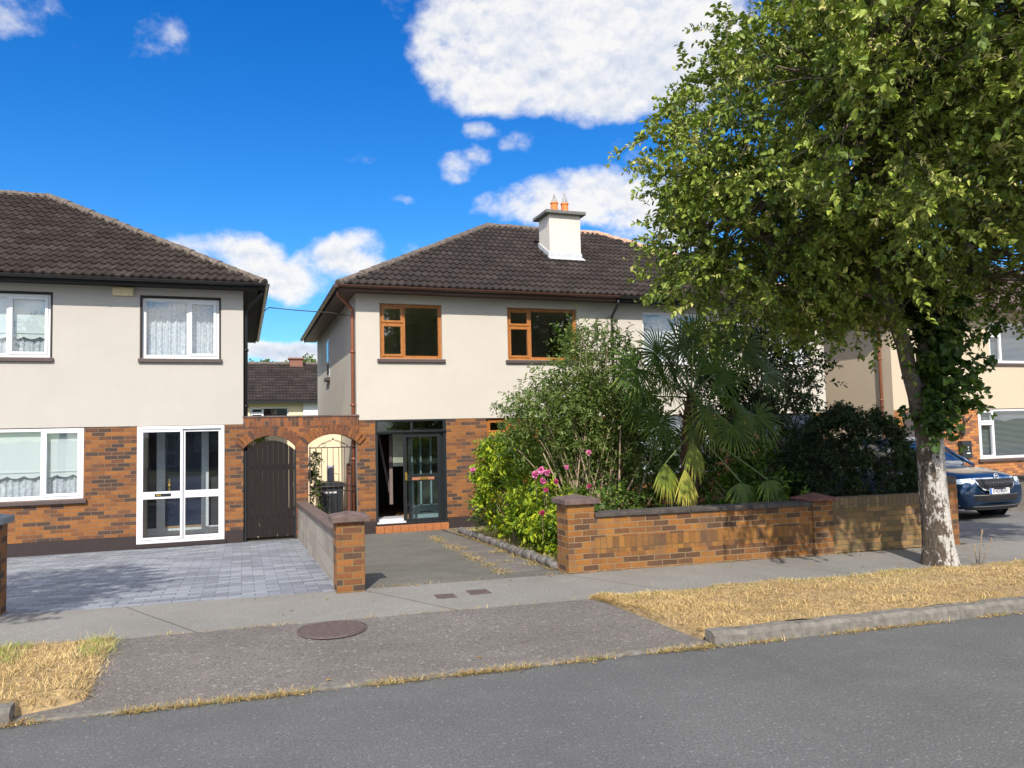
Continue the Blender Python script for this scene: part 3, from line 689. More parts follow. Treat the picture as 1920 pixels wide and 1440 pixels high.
# glazed porch flush with the wall, front door standing behind it
def frame_rect(mb, a, b, c, d, y0, y1, k, m=0):
    mb.box(a, a + k, y0, y1, c, d, m); mb.box(b - k, b, y0, y1, c, d, m); mb.box(a + k, b - k, y0, y1, c, c + k, m); mb.box(a + k, b - k, y0, y1, d - k, d, m)
mb = MB(); frame_rect(mb, -1.92, -.33, -.08, 2.19, D - .02, D + .07, .06); frame_rect(mb, -1.855, -1.10, -.01, 2.12, D - .03, D + .02, .045); frame_rect(mb, -1.10, -.395, -.01, 2.12, D + .022, D + .06, .045)
mb.box(-1.81, -1.145, D - .028, D + .018, .775, .915); mb.box(-1.055, -.44, D + .024, D + .058, .775, .915)
PF = mb.build('porch_door', m_white, H1, bevel=.004)
mb = MB(); mb.face([(-1.81, D - .005, .03), (-1.145, D - .005, .03), (-1.145, D - .005, .775), (-1.81, D - .005, .775)]); mb.face([(-1.81, D - .005, .915), (-1.145, D - .005, .915), (-1.145, D - .005, 2.08), (-1.81, D - .005, 2.08)])
mb.face([(-1.055, D + .04, .03), (-.44, D + .04, .03), (-.44, D + .04, .775), (-1.055, D + .04, .775)]); mb.face([(-1.055, D + .04, .915), (-.44, D + .04, .915), (-.44, D + .04, 2.08), (-1.055, D + .04, 2.08)])
mb.build('pane', m_glassd, PF)
mb = MB(); mb.box(-1.60, -1.31, D - .036, D - .029, .82, .875); lb = mb.build('letter_box', m_blackf, PF); mb = MB(); mb.box(-1.575, -1.49, D - .040, D - .0362, .832, .862); mb.build('letter_flap', m_brass, PF)
mb = MB(); mb.box(-1.95, -.30, D - .05, D + .10, -.155, -.082); mb.build('threshold', m_plinth, PF)
mb = MB(); yi = D + .95
for a, b in ((-2.0, -1.83), (-.24, -.08)): mb.box(a, b, D + .12, yi, -.1, 2.3)
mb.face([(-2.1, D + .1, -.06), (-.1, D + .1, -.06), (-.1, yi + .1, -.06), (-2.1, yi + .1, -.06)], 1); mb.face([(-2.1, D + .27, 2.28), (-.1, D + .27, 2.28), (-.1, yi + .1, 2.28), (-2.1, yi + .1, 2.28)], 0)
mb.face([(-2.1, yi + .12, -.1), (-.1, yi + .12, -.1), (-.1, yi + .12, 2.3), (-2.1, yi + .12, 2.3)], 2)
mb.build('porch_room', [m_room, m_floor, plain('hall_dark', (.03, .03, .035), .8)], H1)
mb = MB()
for a, b in ((-1.66, -1.50), (-.80, -.66)): mb.box(a, b, yi, yi + .08, -.06, 2.2)
mb.box(-1.98, -.12, yi + .02, yi + .07, -.06, .10); mb.box(-1.98, -.12, yi + .01, yi + .07, 2.08, 2.2); mb.box(-1.98, -1.90, yi, yi + .07, .1, 2.08); mb.box(-.22, -.12, yi, yi + .07, .1, 2.08)
IF = mb.build('inner_door_frame', plain('frame_pale', (.55, .59, .60), .4, bump=0), H1)
mb = MB(); mb.box(-1.50, -.80, yi + .03, yi + .075, .10, 2.08); idr = mb.build('front_door', m_bluedoor, H1)
mb = MB(); mb.lathe((-1.42, yi + .0, .97), [(0, -.03), (.03, -.02), (.035, 0), (.03, .02), (0, .03)], 10); mb.box(-1.435, -1.405, yi + .01, yi + .03, .85, 1.1); mb.build('door_knob', m_brass, idr)
mb = MB(); mb.box(-1.50, -.80, yi + .005, yi + .03, .10, .13); mb.build('weather_bar', plain('bar_wood', (.35, .22, .10), .5), idr)

# ---- centre house and its right-hand half
oak = [(0, 0, .38, .66), (0, .66, .38, 1)]
H2 = house('house', 'cream house with brown gutters, orange timber windows and an open black porch door', 2.31, 8.42, .045, True, False, m_stucco, m_tile, m_gutbrn, m_soffb, m_brick,
           [(2.82, 4.21, 3.57, 4.78), (5.75, 7.50, 3.57, 4.78), (5.20, 5.80, 1.86, 2.245), (6.4, 7.9, .9, 2.245), (2.70, 4.26, -.02, 2.245)], m_ridge)
window(H2, 2.82, 4.21, 3.57, 4.78, m_wood, oak, [(.38, 0, 1, 1)])
window(H2, 5.75, 7.50, 3.57, 4.78, m_wood, [(0, 0, .32, .66), (0, .66, .32, 1)], [(.32, 0, 1, 1)])
window(H2, 5.20, 5.80, 1.86, 2.245, m_wood, [(0, 0, 1, 1)], [], sill=False, label='small high timber window beside the bright bush')
window(H2, 6.4, 7.9, .9, 2.245, m_wood, [(0, 0, .32, 1)], [(.32, 0, 1, 1)])
downpipe(H2, 2.255, D + .16, 5.0, -.15, m_pipe, 1.93, D - .12, .038)
downpipe(H2, 8.40, D - .05, 5.0, 2.3, m_gutblk, 8.40, D - .40, .034)
# slim window on the side wall
mb = MB(); mb.box(2.30, 2.36, D + 5.25, D + 5.85, 3.55, 4.62); sw_ = mb.build('side_window', m_white, H2); mb = MB(); mb.box(2.285, 2.2995, D + 5.33, D + 5.77, 3.63, 4.54); mb.build('pane', m_glasstint, sw_)
mb = MB(); mb.box(2.22, 2.305, D + 5.15, D + 5.95, 3.45, 3.54); mb.build('sill', m_sill, sw_)
mb = MB(); mb.box(2.295, 2.309, D + 7.55, D + 7.8, 4.2, 4.4); mb.build('vent', m_lead, H2)
# porch of the centre house
PX0, PX1 = 2.70, 4.26
mb = MB(); y0, y1 = D + .0, D + .09
mb.box(PX0, PX0 + .05, y0, y1, -.02, 2.24); mb.box(PX1 - .06, PX1, y0, y1, -.02, 2.24); mb.box(PX0 + .05, PX1 - .06, y0, y1, 2.20, 2.24); mb.box(PX0 + .05, PX1 - .06, y0, y1, 1.93, 2.0); mb.box(PX0 + .05, PX1 - .06, y0, y1, -.02, .02); mb.box(PX0 - .0, PX1 + .0, y0 - .035, y0 + .03, 1.965, 2.005)
mb.box(3.47, 3.52, y0 + .02, y1 - .01, 2.0, 2.20)
PR = mb.build('porch_frame', m_blackf, H2, bevel=.004)
mb = MB(); mb.face([(PX0 + .05, D + .05, 2.0), (PX1 - .06, D + .05, 2.0), (PX1 - .06, D + .05, 2.2), (PX0 + .05, D + .05, 2.2)]); mb.build('transom_pane', m_glasstint, PR)
mb = MB()
for off, a, b in ((.018, 3.30, 4.14), (.055, 3.42, 4.20)):
    frame_rect(mb, a, b, .02, 1.93, D + off, D + off + .03, .075 if off < .03 else .06); mb.box(a + .07, b - .07, D + off, D + off + .03, .90, 1.045)
SD = mb.build('sliding_door', m_blackf, H2, bevel=.003)
mb = MB()
for y_ in (D + .033, D + .07):
    for c, d in ((.09, .90), (1.045, 1.86)): mb.face([(3.37, y_, c), (4.08, y_, c), (4.08, y_, d), (3.37, y_, d)])
mb.build('pane', m_glassd, SD)
mb = MB(); mb.box(3.49, 3.98, D + .008, D + .0175, .925, .985); mb.build('letter_panel', plain('letter_wood', (.34, .15, .08), .4), SD); mb = MB(); mb.box(3.66, 3.84, D + .002, D + .0078, .932, .978); mb.build('letter_flap', m_brass, SD)
mb = MB(); mb.box(3.335, 3.375, D - .012, D + .0175, .93, 1.10); mb.build('door_handle', m_brass, SD)
# hall behind it: inner front door with pale glazing bars, dark hall with a post, a pane looking through to the garden
yh = D + .85
mb = MB(); mb.box(3.66, 4.36, yh + .05, yh + .09, -.02, .30, 0)
for xx in (3.675, 3.875, 4.115, 4.345): mb.box(xx - .018, xx + .018, yh + .02, yh + .06, .30, 2.0)
mb.box(3.65, 4.40, yh + .02, yh + .07, -.02, .03); mb.box(3.65, 4.40, yh + .02, yh + .07, 1.98, 2.05)
ID = mb.build('inner_door', m_seafoam, H2)
mb = MB(); mb.box(3.84, 4.14, yh + .03, yh + .045, .135, .15); mb.build('door_panel_line', m_blackf, ID)
mb = MB(); mb.box(3.67, 4.34, yh + .075, yh + .085, .30, 2.0); mb.build('obscured_pane', plain('obscure_glass', (.075, .082, .065), .15, var=.5, bump=.0, scale=3), ID)
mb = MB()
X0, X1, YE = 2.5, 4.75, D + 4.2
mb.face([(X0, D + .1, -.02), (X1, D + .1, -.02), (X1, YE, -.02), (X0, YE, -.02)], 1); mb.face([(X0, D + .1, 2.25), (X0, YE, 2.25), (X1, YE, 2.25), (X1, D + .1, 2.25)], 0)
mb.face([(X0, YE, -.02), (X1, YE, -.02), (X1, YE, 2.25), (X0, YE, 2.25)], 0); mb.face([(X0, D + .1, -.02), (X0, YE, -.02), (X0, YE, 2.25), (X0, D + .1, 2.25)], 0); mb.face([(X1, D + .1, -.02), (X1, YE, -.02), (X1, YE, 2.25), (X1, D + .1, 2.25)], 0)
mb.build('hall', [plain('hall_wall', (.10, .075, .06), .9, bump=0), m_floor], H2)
mb = MB(); mb.box(3.15, 3.22, yh, yh + .08, .35, 1.9); mb.obox((2.88, yh + .3, 2.2), (.05, 0, 0), (0, .05, 0), (.30, 0, -1.6)); mb.build('stair_post', plain('post_wood', (.17, .13, .12), .5), H2)
mb = MB(); mb.box(3.235, 3.48, yh + .02, yh + .05, 1.20, 2.0); mb.build('hall_window', plain('frosted', (.52, .56, .42), .6, var=.35, scale=2.2), H2)
mb = MB(); mb.box(PX0 + .02, 3.36, D + .10, D + .62, .02, .11); mb.box(PX0 + .02, 3.34, D - .02, D + .099, .021, .06); mb.build('door_sill', m_alum, H2)
mb = MB()
for k in range(9): mb.box(PX0 - .02 + k * .177, PX0 - .02 + k * .177 + .172, D - .10, D + .08, -.17, -.022)
mb.build('tiled_step', m_orange, H2, bevel=.006)
# chimney
mb = MB(); cx0, cx1, cy0, cy1 = 7.63, 8.52, 18.42, 19.15
cz = lambda y: 5.07 + (y - (D - .41)) * math.tan(PITCH)
mb.box(cx0, cx1, cy0, cy1, cz(cy0) - .1, 7.62); CH = mb.build('chimney', m_chim, H2)
mb = MB(); mb.box(cx0 - .13, cx1 + .13, cy0 - .13, cy1 + .13, 7.62, 7.71); mb.build('chimney_cap', m_capgrey, CH, bevel=.015)
mb = MB(); mb.box(cx0 - .012, cx1 + .012, cy0 - .014, cy0 + .05, cz(cy0) - .05, cz(cy0) + .19)
mb.obox((cx0 - .06, cy0 - .16, cz(cy0 - .16) + .085), (cx1 - cx0 + .12, 0, 0), (0, .16, .092), (0, 0, .01))
for xx in (cx0 - .035, cx1 - .0): mb.obox((xx, cy0, cz(cy0) + .0), (.035, 0, 0), (0, cy1 - cy0, (cy1 - cy0) * math.tan(PITCH)), (0, 0, .2))
mb.build('lead_flashing', m_lead, CH)
for k, (cx, hh, lab) in enumerate(((7.90, .30, 'terracotta chimney pot with a short wire cowl'), (8.20, .30, 'terracotta chimney pot with a tall pointed wire cowl'))):
    pc = (cx, (cy0 + cy1) / 2 - .1, 7.71); mb = MB(); mb.lathe(pc, [(.115, 0), (.10, .03), (.095, hh - .05), (.11, hh - .03), (.11, hh), (.085, hh), (.08, hh - .1)], 20)
    top = .24 if k == 0 else .34
    for j in range(8):
        a = 2 * math.pi * j / 8; mb.tube([(pc[0] + .09 * math.cos(a), pc[1] + .09 * math.sin(a), pc[2] + hh - .02), (pc[0], pc[1], pc[2] + hh + top)], .006, 5, 1)
    mb.lathe((pc[0], pc[1], pc[2] + hh), [(.03, top - .1), (.0, top + .03)], 10, 2 if k == 0 else 1)
    po = mb.build('chimney_pot', [m_pot, m_wire, plain('cowl_red', (.35, .06, .03), .6)], CH); po['label'] = lab

H3 = house('house', 'cream house half hidden by the palm and street tree, with white windows and black gutter', 8.42, 14.70, .045, False, True, m_stucco, m_tile, m_gutblk, m_soffk, m_brick,
           [(9.25, 10.9, 3.57, 4.80), (12.4, 14.10, 3.57, 4.80), (9.0, 11.1, .9, 2.245), (12.6, 14.2, -.02, 2.245)], m_ridgeor)
window(H3, 9.25, 10.9, 3.57, 4.80, m_white, [(.62, 0, 1, 1)], [(0, 0, .62, 1)], content=net(.03, .13), sillm=m_white)
window(H3, 12.4, 14.10, 3.57, 4.80, m_white, [(.62, 0, 1, 1)], [(0, 0, .62, 1)], content=net(.03, .13), sillm=m_white)
window(H3, 9.0, 11.1, .9, 2.245, m_white, [(.65, 0, 1, 1)], [(0, 0, .65, 1)], content=net(.03, .13), sillm=m_white)
mb = MB(); mb.box(12.6, 14.2, D + .05, D + .1, -.02, 2.24); mb.build('front_door', m_bluedoor, H3)

H4 = house('house', 'yellow rendered house at the right edge with venetian blinds and a black letter box', 17.0, 29.3, .075, True, True, m_stucco4, m_tile4, m_gutbrn, m_stucco4, brick('right_brick', ramp=[(0, (.16, .07, .04)), (.25, (.30, .11, .04)), (.5, (.46, .17, .04)), (1, (.55, .22, .06))], dirt=.4),
           [(20.74, 22.9, 3.62, 4.82), (20.14, 22.9, .82, 2.27), (18.0, 19.0, 3.62, 4.82), (23.9, 25.6, 3.62, 4.82), (26.7, 28.3, 3.62, 4.82), (24.2, 26.4, .82, 2.27)], m_ridge)
window(H4, 20.74, 22.9, 3.62, 4.82, m_white, [(0, 0, .24, .72), (0, .72, .24, 1)], [(.24, 0, 1, 1)], content=venetian)
window(H4, 20.14, 22.9, .82, 2.27, m_white, [(0, 0, .21, .74), (0, .74, .21, 1)], [(.21, 0, 1, 1)], content=venetian, set_=.03, sw=.09)
for a, b, c, d in ((23.9, 25.6, 3.62, 4.82), (26.7, 28.3, 3.62, 4.82), (24.2, 26.4, .82, 2.27)): window(H4, a, b, c, d, m_white, [(0, 0, .3, 1)], [(.3, 0, 1, 1)], content=net(.03, .13))
window(H4, 18.0, 19.0, 3.62, 4.82, m_white, [(0, 0, 1, 1)], [], content=net(.03, .13))
mb = MB(); mb.box(17.35, 17.75, D - .004, D + .05, .0, 2.2); mb.build('side_door', m_gate, H4)
downpipe(H4, 16.945, D + .35, 5.0, -.15, m_pipe, 16.62, D + .2, .04)
mb = MB(); mb.box(19.30, 19.68, D - .13, D + .01, .86, 1.37); LBX = mb.build('letter_box', m_blackf, H4, bevel=.02)
mb = MB(); mb.box(19.46, 19.60, D - .134, D - .1302, 1.00, 1.03); mb.box(19.52, 19.535, D - .134, D - .1302, 1.09, 1.18); mb.box(19.505, 19.55, D - .134, D - .1302, 1.185, 1.20); mb.build('letter_box_marking', m_white, LBX)
mb = MB(); mb.lathe((19.40, D - .08, 1.55), [(.0, .14), (.06, .12), (.07, .05), (.05, -.02), (0, -.06)], 12); mb.tube([(19.40, D - .08, 1.62), (19.40, D + .01, 1.68)], .015, 6); mb.build('wall_lamp', m_blackf, H4)
mb = MB(); mb.tube([(19.55, D - .03, 1.78), (19.55, D - .03, 2.08)], .03, 6); mb.tube([(19.62, D - .04, 1.92), (19.85, D - .04, 2.10)], .02, 6); mb.tube([(19.55, D - .03, 2.0), (19.7, D - .1, 1.98)], .012, 6); mb.build('wall_hook', m_iron, H4)

# ---- house far behind, seen between the first two
RB = empty('house', (3, 41, ZH), 'distant house with dark tiled roof seen between the first two houses', 'house')
c, s_ = math.cos(math.radians(28)), math.sin(math.radians(28))
V, F, U = join_np([tile_plane((0, 40.8, 3.72), (1, 0, 0), (0, c, s_), (0, -s_, c), lambda v: -4, lambda v: 9, 4.75), tile_plane((0, 49.2, 3.72), (-1, 0, 0), (0, -c, s_), (0, s_, c), lambda v: -9, lambda v: 4, 4.75)])
RR_ = np_mesh('roof', V, F, m_tile, RB, uv=U)
mb = MB(); ridge_line(mb, (-4, 45, 5.98), (9, 45, 5.98), .13); mb.build('ridge_tiles', m_ridge, RR_)
mb = MB(); wall_face(mb, -3.8, 3.0, -.25, 3.75, [(.4, 2.28, 2.35, 3.40)], 41.2); mb.face([(-3.8, 41.2, -.25), (-3.8, 48.8, -.25), (-3.8, 48.8, 3.75), (-3.8, 45, 5.7), (-3.8, 41.2, 3.75)]); mb.face([(3.0, 41.2, -.25), (3.0, 41.35, -.25), (3.0, 41.35, 3.75), (3.0, 41.2, 3.75)])
mb.face([(-3.8, 48.8, -.25), (8.8, 48.8, -.25), (8.8, 48.8, 3.75), (-3.8, 48.8, 3.75)]); mb.build('yellow_wall', stucco('peach_render', (.80, .66, .46)), RB)
mb = MB(); mb.face([(3.0, 41.1, -.25), (8.8, 41.1, -.25), (8.8, 41.1, 3.75), (3.0, 41.1, 3.75)]); mb.face([(8.8, 41.1, -.25), (8.8, 48.8, -.25), (8.8, 48.8, 3.75), (8.8, 45, 5.7), (8.8, 41.1, 3.75)]); mb.build('white_wall', stucco('white_render', (.82, .82, .84)), RB)
window(RB, .4, 2.28, 2.35, 3.40, m_white, [(0, .45, .32, .72), (0, .72, .32, 1)], [(.32, 0, 1, 1), (0, 0, .32, .45)], y=41.2, sill=False)
mb = MB(); mb.box(-4, 9, 40.7, 40.85, 3.58, 3.72); mb.build('gutter', m_gutblk, RB)
mb = MB(); mb.box(2.55, 3.25, 44.6, 45.3, 5.6, 6.20); mb.box(2.47, 3.33, 44.52, 45.38, 6.20, 6.28); mb.build('chimney', plain('chim_brown', (.22, .10, .07), .9), RB)

# ------------------------------------------------------------------ arched brick wall between the houses, gates, bin
LW = empty('arched_wall', (1.18, D, ZH), 'arched brick wall joining two houses, with a timber gate and an iron gate', 'wall')
def arch(c, hw, spring, crown):
    h = crown - spring; r = hw * hw / (2 * h) + h / 2; zc = crown - r
    return lambda x: zc + math.sqrt(max(0, r * r - (x - c) ** 2)), zc, r
A1, zc1, r1 = arch(.555, .505, 1.72, 1.96); A2, zc2, r2 = arch(1.8175, .5175, 1.75, 1.96)
mb = MB(); ya, yb_ = D - .02, D + .28; top = 2.14
def pier(a, b, z1): mb.face([(a, ya, ZH - .1), (b, ya, ZH - .1), (b, ya, z1), (a, ya, z1)]); mb.face([(b, yb_, ZH - .1), (a, yb_, ZH - .1), (a, yb_, z1), (b, yb_, z1)]); mb.face([(a, ya, ZH - .1), (a, ya, z1), (a, yb_, z1), (a, yb_, ZH - .1)]); mb.face([(b, ya, ZH - .1), (b, yb_, ZH - .1), (b, yb_, z1), (b, ya, z1)])
pier(1.06, 1.30, top); mb.face([(2.335, ya, 1.75), (2.345, ya, 1.75), (2.345, ya, top), (2.335, ya, top)]); mb.face([(.03, ya, 1.72), (.05, ya, 1.72), (.05, ya, top), (.03, ya, top)])
for A_, c_, hw in ((A1, .555, .505), (A2, 1.8175, .5175)):
    xs = np.linspace(c_ - hw, c_ + hw, 25)
    for a, b in zip(xs, xs[1:]):
        mb.face([(a, ya, A_(a)), (b, ya, A_(b)), (b, ya, top), (a, ya, top)]); mb.face([(b, yb_, A_(b)), (a, yb_, A_(a)), (a, yb_, top), (b, yb_, top)])
        mb.face([(a, yb_, A_(a)), (b, yb_, A_(b)), (b, ya, A_(b)), (a, ya, A_(a))], 0)
mb.build('brickwork', m_link, LW)
mb = MB(); mb.box(.03, 2.345, ya - .004, yb_, top, 2.33); mb.build('soldier_course', m_soldier, LW)
mb = MB(); mb.box(.02, 2.355, ya - .02, yb_ + .02, 2.33, 2.365); mb.build('coping', m_cope, LW, bevel=.006)
vo = [plain('voussoir_orange', (.190, .070, .020), .9, var=.3), plain('voussoir_brown', (.126, .048, .022), .9, var=.3), plain('voussoir_dark', (.063, .034, .025), .9, var=.3), m_kerb]
for A_, zc, r, c_, hw, yo in ((A1, zc1, r1, .555, .50, .006), (A2, zc2, r2, 1.8175, .51, .0095)):
    mb = MB(); a0 = math.asin(hw / r) + .06; n = int(2 * a0 * r / .078)
    for k in range(n):
        a = -a0 + 2 * a0 * (k + .5) / n; d = np.array([math.sin(a), 0, math.cos(a)]); p_ = np.array([d[2], 0, -d[0]])
        o = np.array([c_, ya - yo, zc]) + d * (r + .003) - p_ * .033
        mb.obox(o, p_ * .066, (0, .03, 0), d * .205, random.choice((0, 0, 1, 1, 2)))
    mb.build('brick_arch', vo, LW)
gm, gt, gp = mat('peeling_gate_paint'); g_ = gt.node('ShaderNodeNewGeometry'); X_, Y_, Z_ = gt.sep(g_.outputs['Position'])
pn = gt.noise(gt.vmath('MULTIPLY', g_.outputs['Position'], (7, 1, 1.6)), 2.4, 5, .6)
lowz = gt.maprange(Z_, -.1, .35, .10, 0); edge = gt.maprange(gt.math('ABSOLUTE', gt.math('SUBTRACT', X_, .53)), .42, .47, 0, .07)
cr_ = gt.ramp(gt.math('ADD', gt.math('ADD', pn, lowz), edge), [(.60, (.017, .013, .013)), (.735, (.024, .018, .017)), (.76, (.40, .33, .28)), (.9, (.33, .24, .18))])
gt.put(gp.inputs['Base Color'], cr_); gp.inputs['Roughness'].default_value = .85; gp.inputs['Specular IOR Level'].default_value = .2
TG = empty('side_gate', (.55, D + .1, ZH), 'dark brown arched timber gate with peeling paint beside the white porch', 'gate')
G1 = lambda x: A1(x) - .10
mb = MB(); n = 9; w_ = .93 / n
for k in range(n):
    a, b = .09 + k * w_ + .003, .09 + (k + 1) * w_ - .003; m_ = (a + b) / 2
    mb.prism([(a, -.10), (b, -.10), (b, G1(b)), (m_, G1(m_)), (a, G1(a))], D + .05 + .002 * (k % 2), D + .075)
mb.build('boards', gm, TG)
mb = MB(); mb.box(.05, .088, D + .02, D + .10, ZH, 1.66); mb.box(1.022, 1.06, D + .02, D + .10, ZH, 1.66); mb.box(.088, 1.022, D + .08, D + .12, .25, .36); mb.box(.088, 1.022, D + .08, D + .12, 1.25, 1.36); mb.build('gate_frame', m_blackf, TG)
for z in (.3, 1.3): mb = MB(); mb.box(1.0, 1.03, D + .03, D + .05, z, z + .1); mb.build('hinge', m_iron, TG)
IG = empty('iron_gate', (1.82, D + .1, ZH), 'openwork black wrought iron gate under the right-hand brick arch', 'gate')
yg = D + .10; mb = MB(); T = lambda pts, r=.009: mb.tube([(x, yg, z) for x, z in pts], r, 6)
T([(1.345, -.05), (1.345, 1.70)], .013); T([(2.295, -.05), (2.295, 1.72)], .013); T([(1.345, 1.68), (2.295, 1.68)], .011); T([(1.345, .86), (2.295, .86)], .011); T([(1.345, .76), (2.295, .76)], .011); T([(1.345, .0), (2.295, .0)], .011)
mb.build('gate_frame', m_iron, IG)
for k in range(1, 8):
    mb = MB(); x = 1.345 + k * .119; T([(x, 0), (x, 1.68)], .007); mb.build('bar', m_iron, IG)
mb = MB(); T([(1.50 + .64 * t, 1.69 + .15 * math.sin(math.pi * t)) for t in np.linspace(0, 1, 12)], .006)
for sx in (-1, 1):
    T([(1.82 + sx * (.04 + .26 * t), 1.82 - .10 * t) for t in np.linspace(0, 1, 5)], .005)
    T([(1.82 + sx * (.20 + .05 * math.cos(a)), 1.735 + .04 * math.sin(a)) for a in np.linspace(0, 5, 14)], .005)
mb.tube([(1.82, yg, 1.84), (1.82, yg, 1.88)], .014, 6); mb.build('scrollwork', m_iron, IG)
BN = empty('wheelie_bin', (1.86, D + 1.1, ZH), 'black wheelie bin with small white markings behind the iron gate', 'bin')
def taper(mb, x0, x1, y0, y1, z0, z1, k, m=0):
    a = [(x0 + k, y0 + k, z0), (x1 - k, y0 + k, z0), (x1 - k, y1 - k, z0), (x0 + k, y1 - k, z0)]; b = [(x0, y0, z1), (x1, y0, z1), (x1, y1, z1), (x0, y1, z1)]
    mb.face(a[::-1], m); mb.face(b, m)
    for i in range(4): mb.face([a[i], a[(i + 1) % 4], b[(i + 1) % 4], b[i]], m)
mb = MB(); taper(mb, 1.58, 2.12, D + .85, D + 1.40, -.08, .80, .05)
for k in range(6): mb.obox((1.66 + k * .065, D + .885, 0), (.012, 0, 0), (0, .02, 0), (0, -.030, .66))
mb.build('bin_body', m_bin, BN, bevel=.01)
mb = MB(); mb.prism([(1.53, .80), (2.17, .80), (2.16, .87), (2.0, .90), (1.70, .90), (1.54, .87)], D + .80, D + 1.44); mb.build('lid', m_bin, BN, bevel=.01)
mb = MB()
for a, b in ((1.70, 1.79), (1.82, 1.87), (1.885, 1.98)): mb.box(a, b, D + .842, D + .848, .66, .71)
mb.build('bin_marking', m_white, BN)
for x in (1.62, 2.05):
    mb = MB(); mb.tube([(x, D + 1.42, -.07), (x + .05, D + 1.42, -.07)], .10, 14); mb.build('wheel', m_bin, BN)
PT = empty('grey_canister', (1.86, D + 2.2, ZH), 'tall pale grey cylinder with a wire handle behind the bin', 'cylinder')
mb = MB(); mb.lathe((1.93, D + 1.65, .62), [(0, -.8), (.085, -.8), (.085, .60), (.08, .62), (0, .62)], 16); mb.build('cylinder', plain('pale_grey', (.36, .36, .43), .4, bump=0), PT)
mb = MB(); mb.tube([(2.03, D + 1.65, .75), (2.11, D + 1.65, .80), (2.12, D + 1.65, 1.02), (2.03, D + 1.65, 1.06)], .008, 6); mb.build('handle', m_iron, PT)
mb = MB(); mb.box(2.20, 2.28, D + .75, D + .95, -.17, 1.30); tag(mb.build('timber_post', plain('red_brown_timber', (.13, .045, .03), .6)), 'red brown timber post just inside the iron gate', 'post')
BW = empty('rendered_wall', (1.2, D + 2.7, ZH), 'cream rendered wall seen through the two brick arches', 'wall')
mb = MB(); mb.box(.05, 2.29, D + 2.6, D + 2.8, -.17, 2.22); mb.build('render', stucco('passage_render', (.80, .68, .48), .1), BW); mb = MB(); mb.box(.04, 2.3, D + 2.57, D + 2.83, 2.22, 2.28); mb.build('coping', m_cope, BW)
CB = MB(); CB.tube([(.47, 17.05, 4.62), (.55, 17.0, 4.68), (1.1, 17.0, 4.64), (1.8, 17.0, 4.61), (2.24, 16.98, 4.55)], .010, 6); tag(CB.build('overhead_cable', m_iron), 'thin black cable strung between the two houses under the eaves', 'cable')

# ------------------------------------------------------------------ garden walls
U_ = np.array([.9972, -.0748, 0.]); Vn = np.array([.0748, .9972, 0.])
def seg(mb, xa, xb, off, t, z0, z1, m=0):
    o = np.array([xa, Yb(xa) - .04 + off, z0]); mb.obox(o, U_ * (xb - xa), Vn * t, (0, 0, z1 - z0), m)
def cap(parent, x0, x1, y0, y1, z, m, h=.07, pyr=.05, ov=.055):
    mb = MB(); a, b, c, d = x0 - ov, x1 + ov, y0 - ov, y1 + ov; mb.box(a, b, c, d, z, z + h); k = .01
    q = [(a + k, c + k, z + h + .0005), (b - k, c + k, z + h + .0005), (b - k, d - k, z + h + .0005), (a + k, d - k, z + h + .0005)]; ap = ((a + b) / 2, (c + d) / 2, z + h + pyr)
    for i in range(4): mb.face([q[i], q[(i + 1) % 4], ap])
    return mb.build('pillar_cap', m, parent, bevel=.008)
def pillar(parent, x0, x1, y0, y1, z0, z1, m, capm, **k):
    mb = MB(); mb.box(x0, x1, y0, y1, z0, z1); p = mb.build('pillar', m, parent, bevel=.006); p['_'] = 0; del p['_']
    return cap(p, x0, x1, y0, y1, z1, capm, **k)
DW = empty('dividing_wall', (1.15, 12, 0), 'concrete block wall with brown coping and orange brick pillar between two driveways', 'wall')
def slope_wall(parent, x0, x1, y0, y1, za, zb, m, cm, cx=.035):
    mb = MB(); mb.prism([(0, 0)], 0, 0) if 0 else None
    a = [(x0, y0, -.3), (x0, y1, -.3), (x0, y1, zb), (x0, y0, za)]; b = [(x1, y, z) for _, y, z in a]
    mb.face(a[::-1]); mb.face(b)
    for i in range(4): mb.face([a[i], a[(i + 1) % 4], b[(i + 1) % 4], b[i]])
    mb.build('block_wall', m, parent)
    mb = MB(); n = 8
    for k in range(n):
        ya_, yb2 = y0 + (y1 - y0) * k / n + .003, y0 + (y1 - y0) * (k + 1) / n - .003; z_ = za + (zb - za) * k / n; z2 = za + (zb - za) * (k + 1) / n
        mb.obox((x0 - cx, ya_, z_ + .002), (x1 - x0 + 2 * cx, 0, 0), (0, yb2 - ya_, z2 - z_), (0, 0, .062))
    mb.build('coping', cm, parent, bevel=.008)
slope_wall(DW, 1.09, 1.24, 9.60, D - .03, .735, .52, m_block, m_cope)
pillar(DW, 1.045, 1.375, 9.27, 9.60, .0, .925, m_pier, m_cope)
RW = empty('dividing_wall', (15.85, 12, 0), 'grey block wall with dark coping beyond the blue car', 'wall')
slope_wall(RW, 15.75, 15.9, 9.0, D - .03, .74, .6, m_block, m_copedark); pillar(RW, 15.66, 15.99, 8.45, 8.8, .05, .95, m_pier, m_copedark)
LP = empty('gate_pillar', (-2.6, 9.7, .1), 'brick gate pillar with blue grey cap at the left edge', 'pillar')
mb = MB(); mb.box(-2.76, -2.44, 9.60, 9.93, .02, 1.08); mb.build('brickwork', m_pier, LP, bevel=.006); cap(LP, -2.76, -2.44, 9.60, 9.93, 1.08, plain('blue_grey_cap', (.16, .18, .20), .6))
FW = empty('garden_wall', (6, 9.1, .1), 'low orange brick garden wall with dark coping and a capped pillar at each end', 'wall')
zg_ = .0
pillar(FW, 3.955, 4.335, 9.18, 9.55, .02, .985, m_wallb, m_cope)
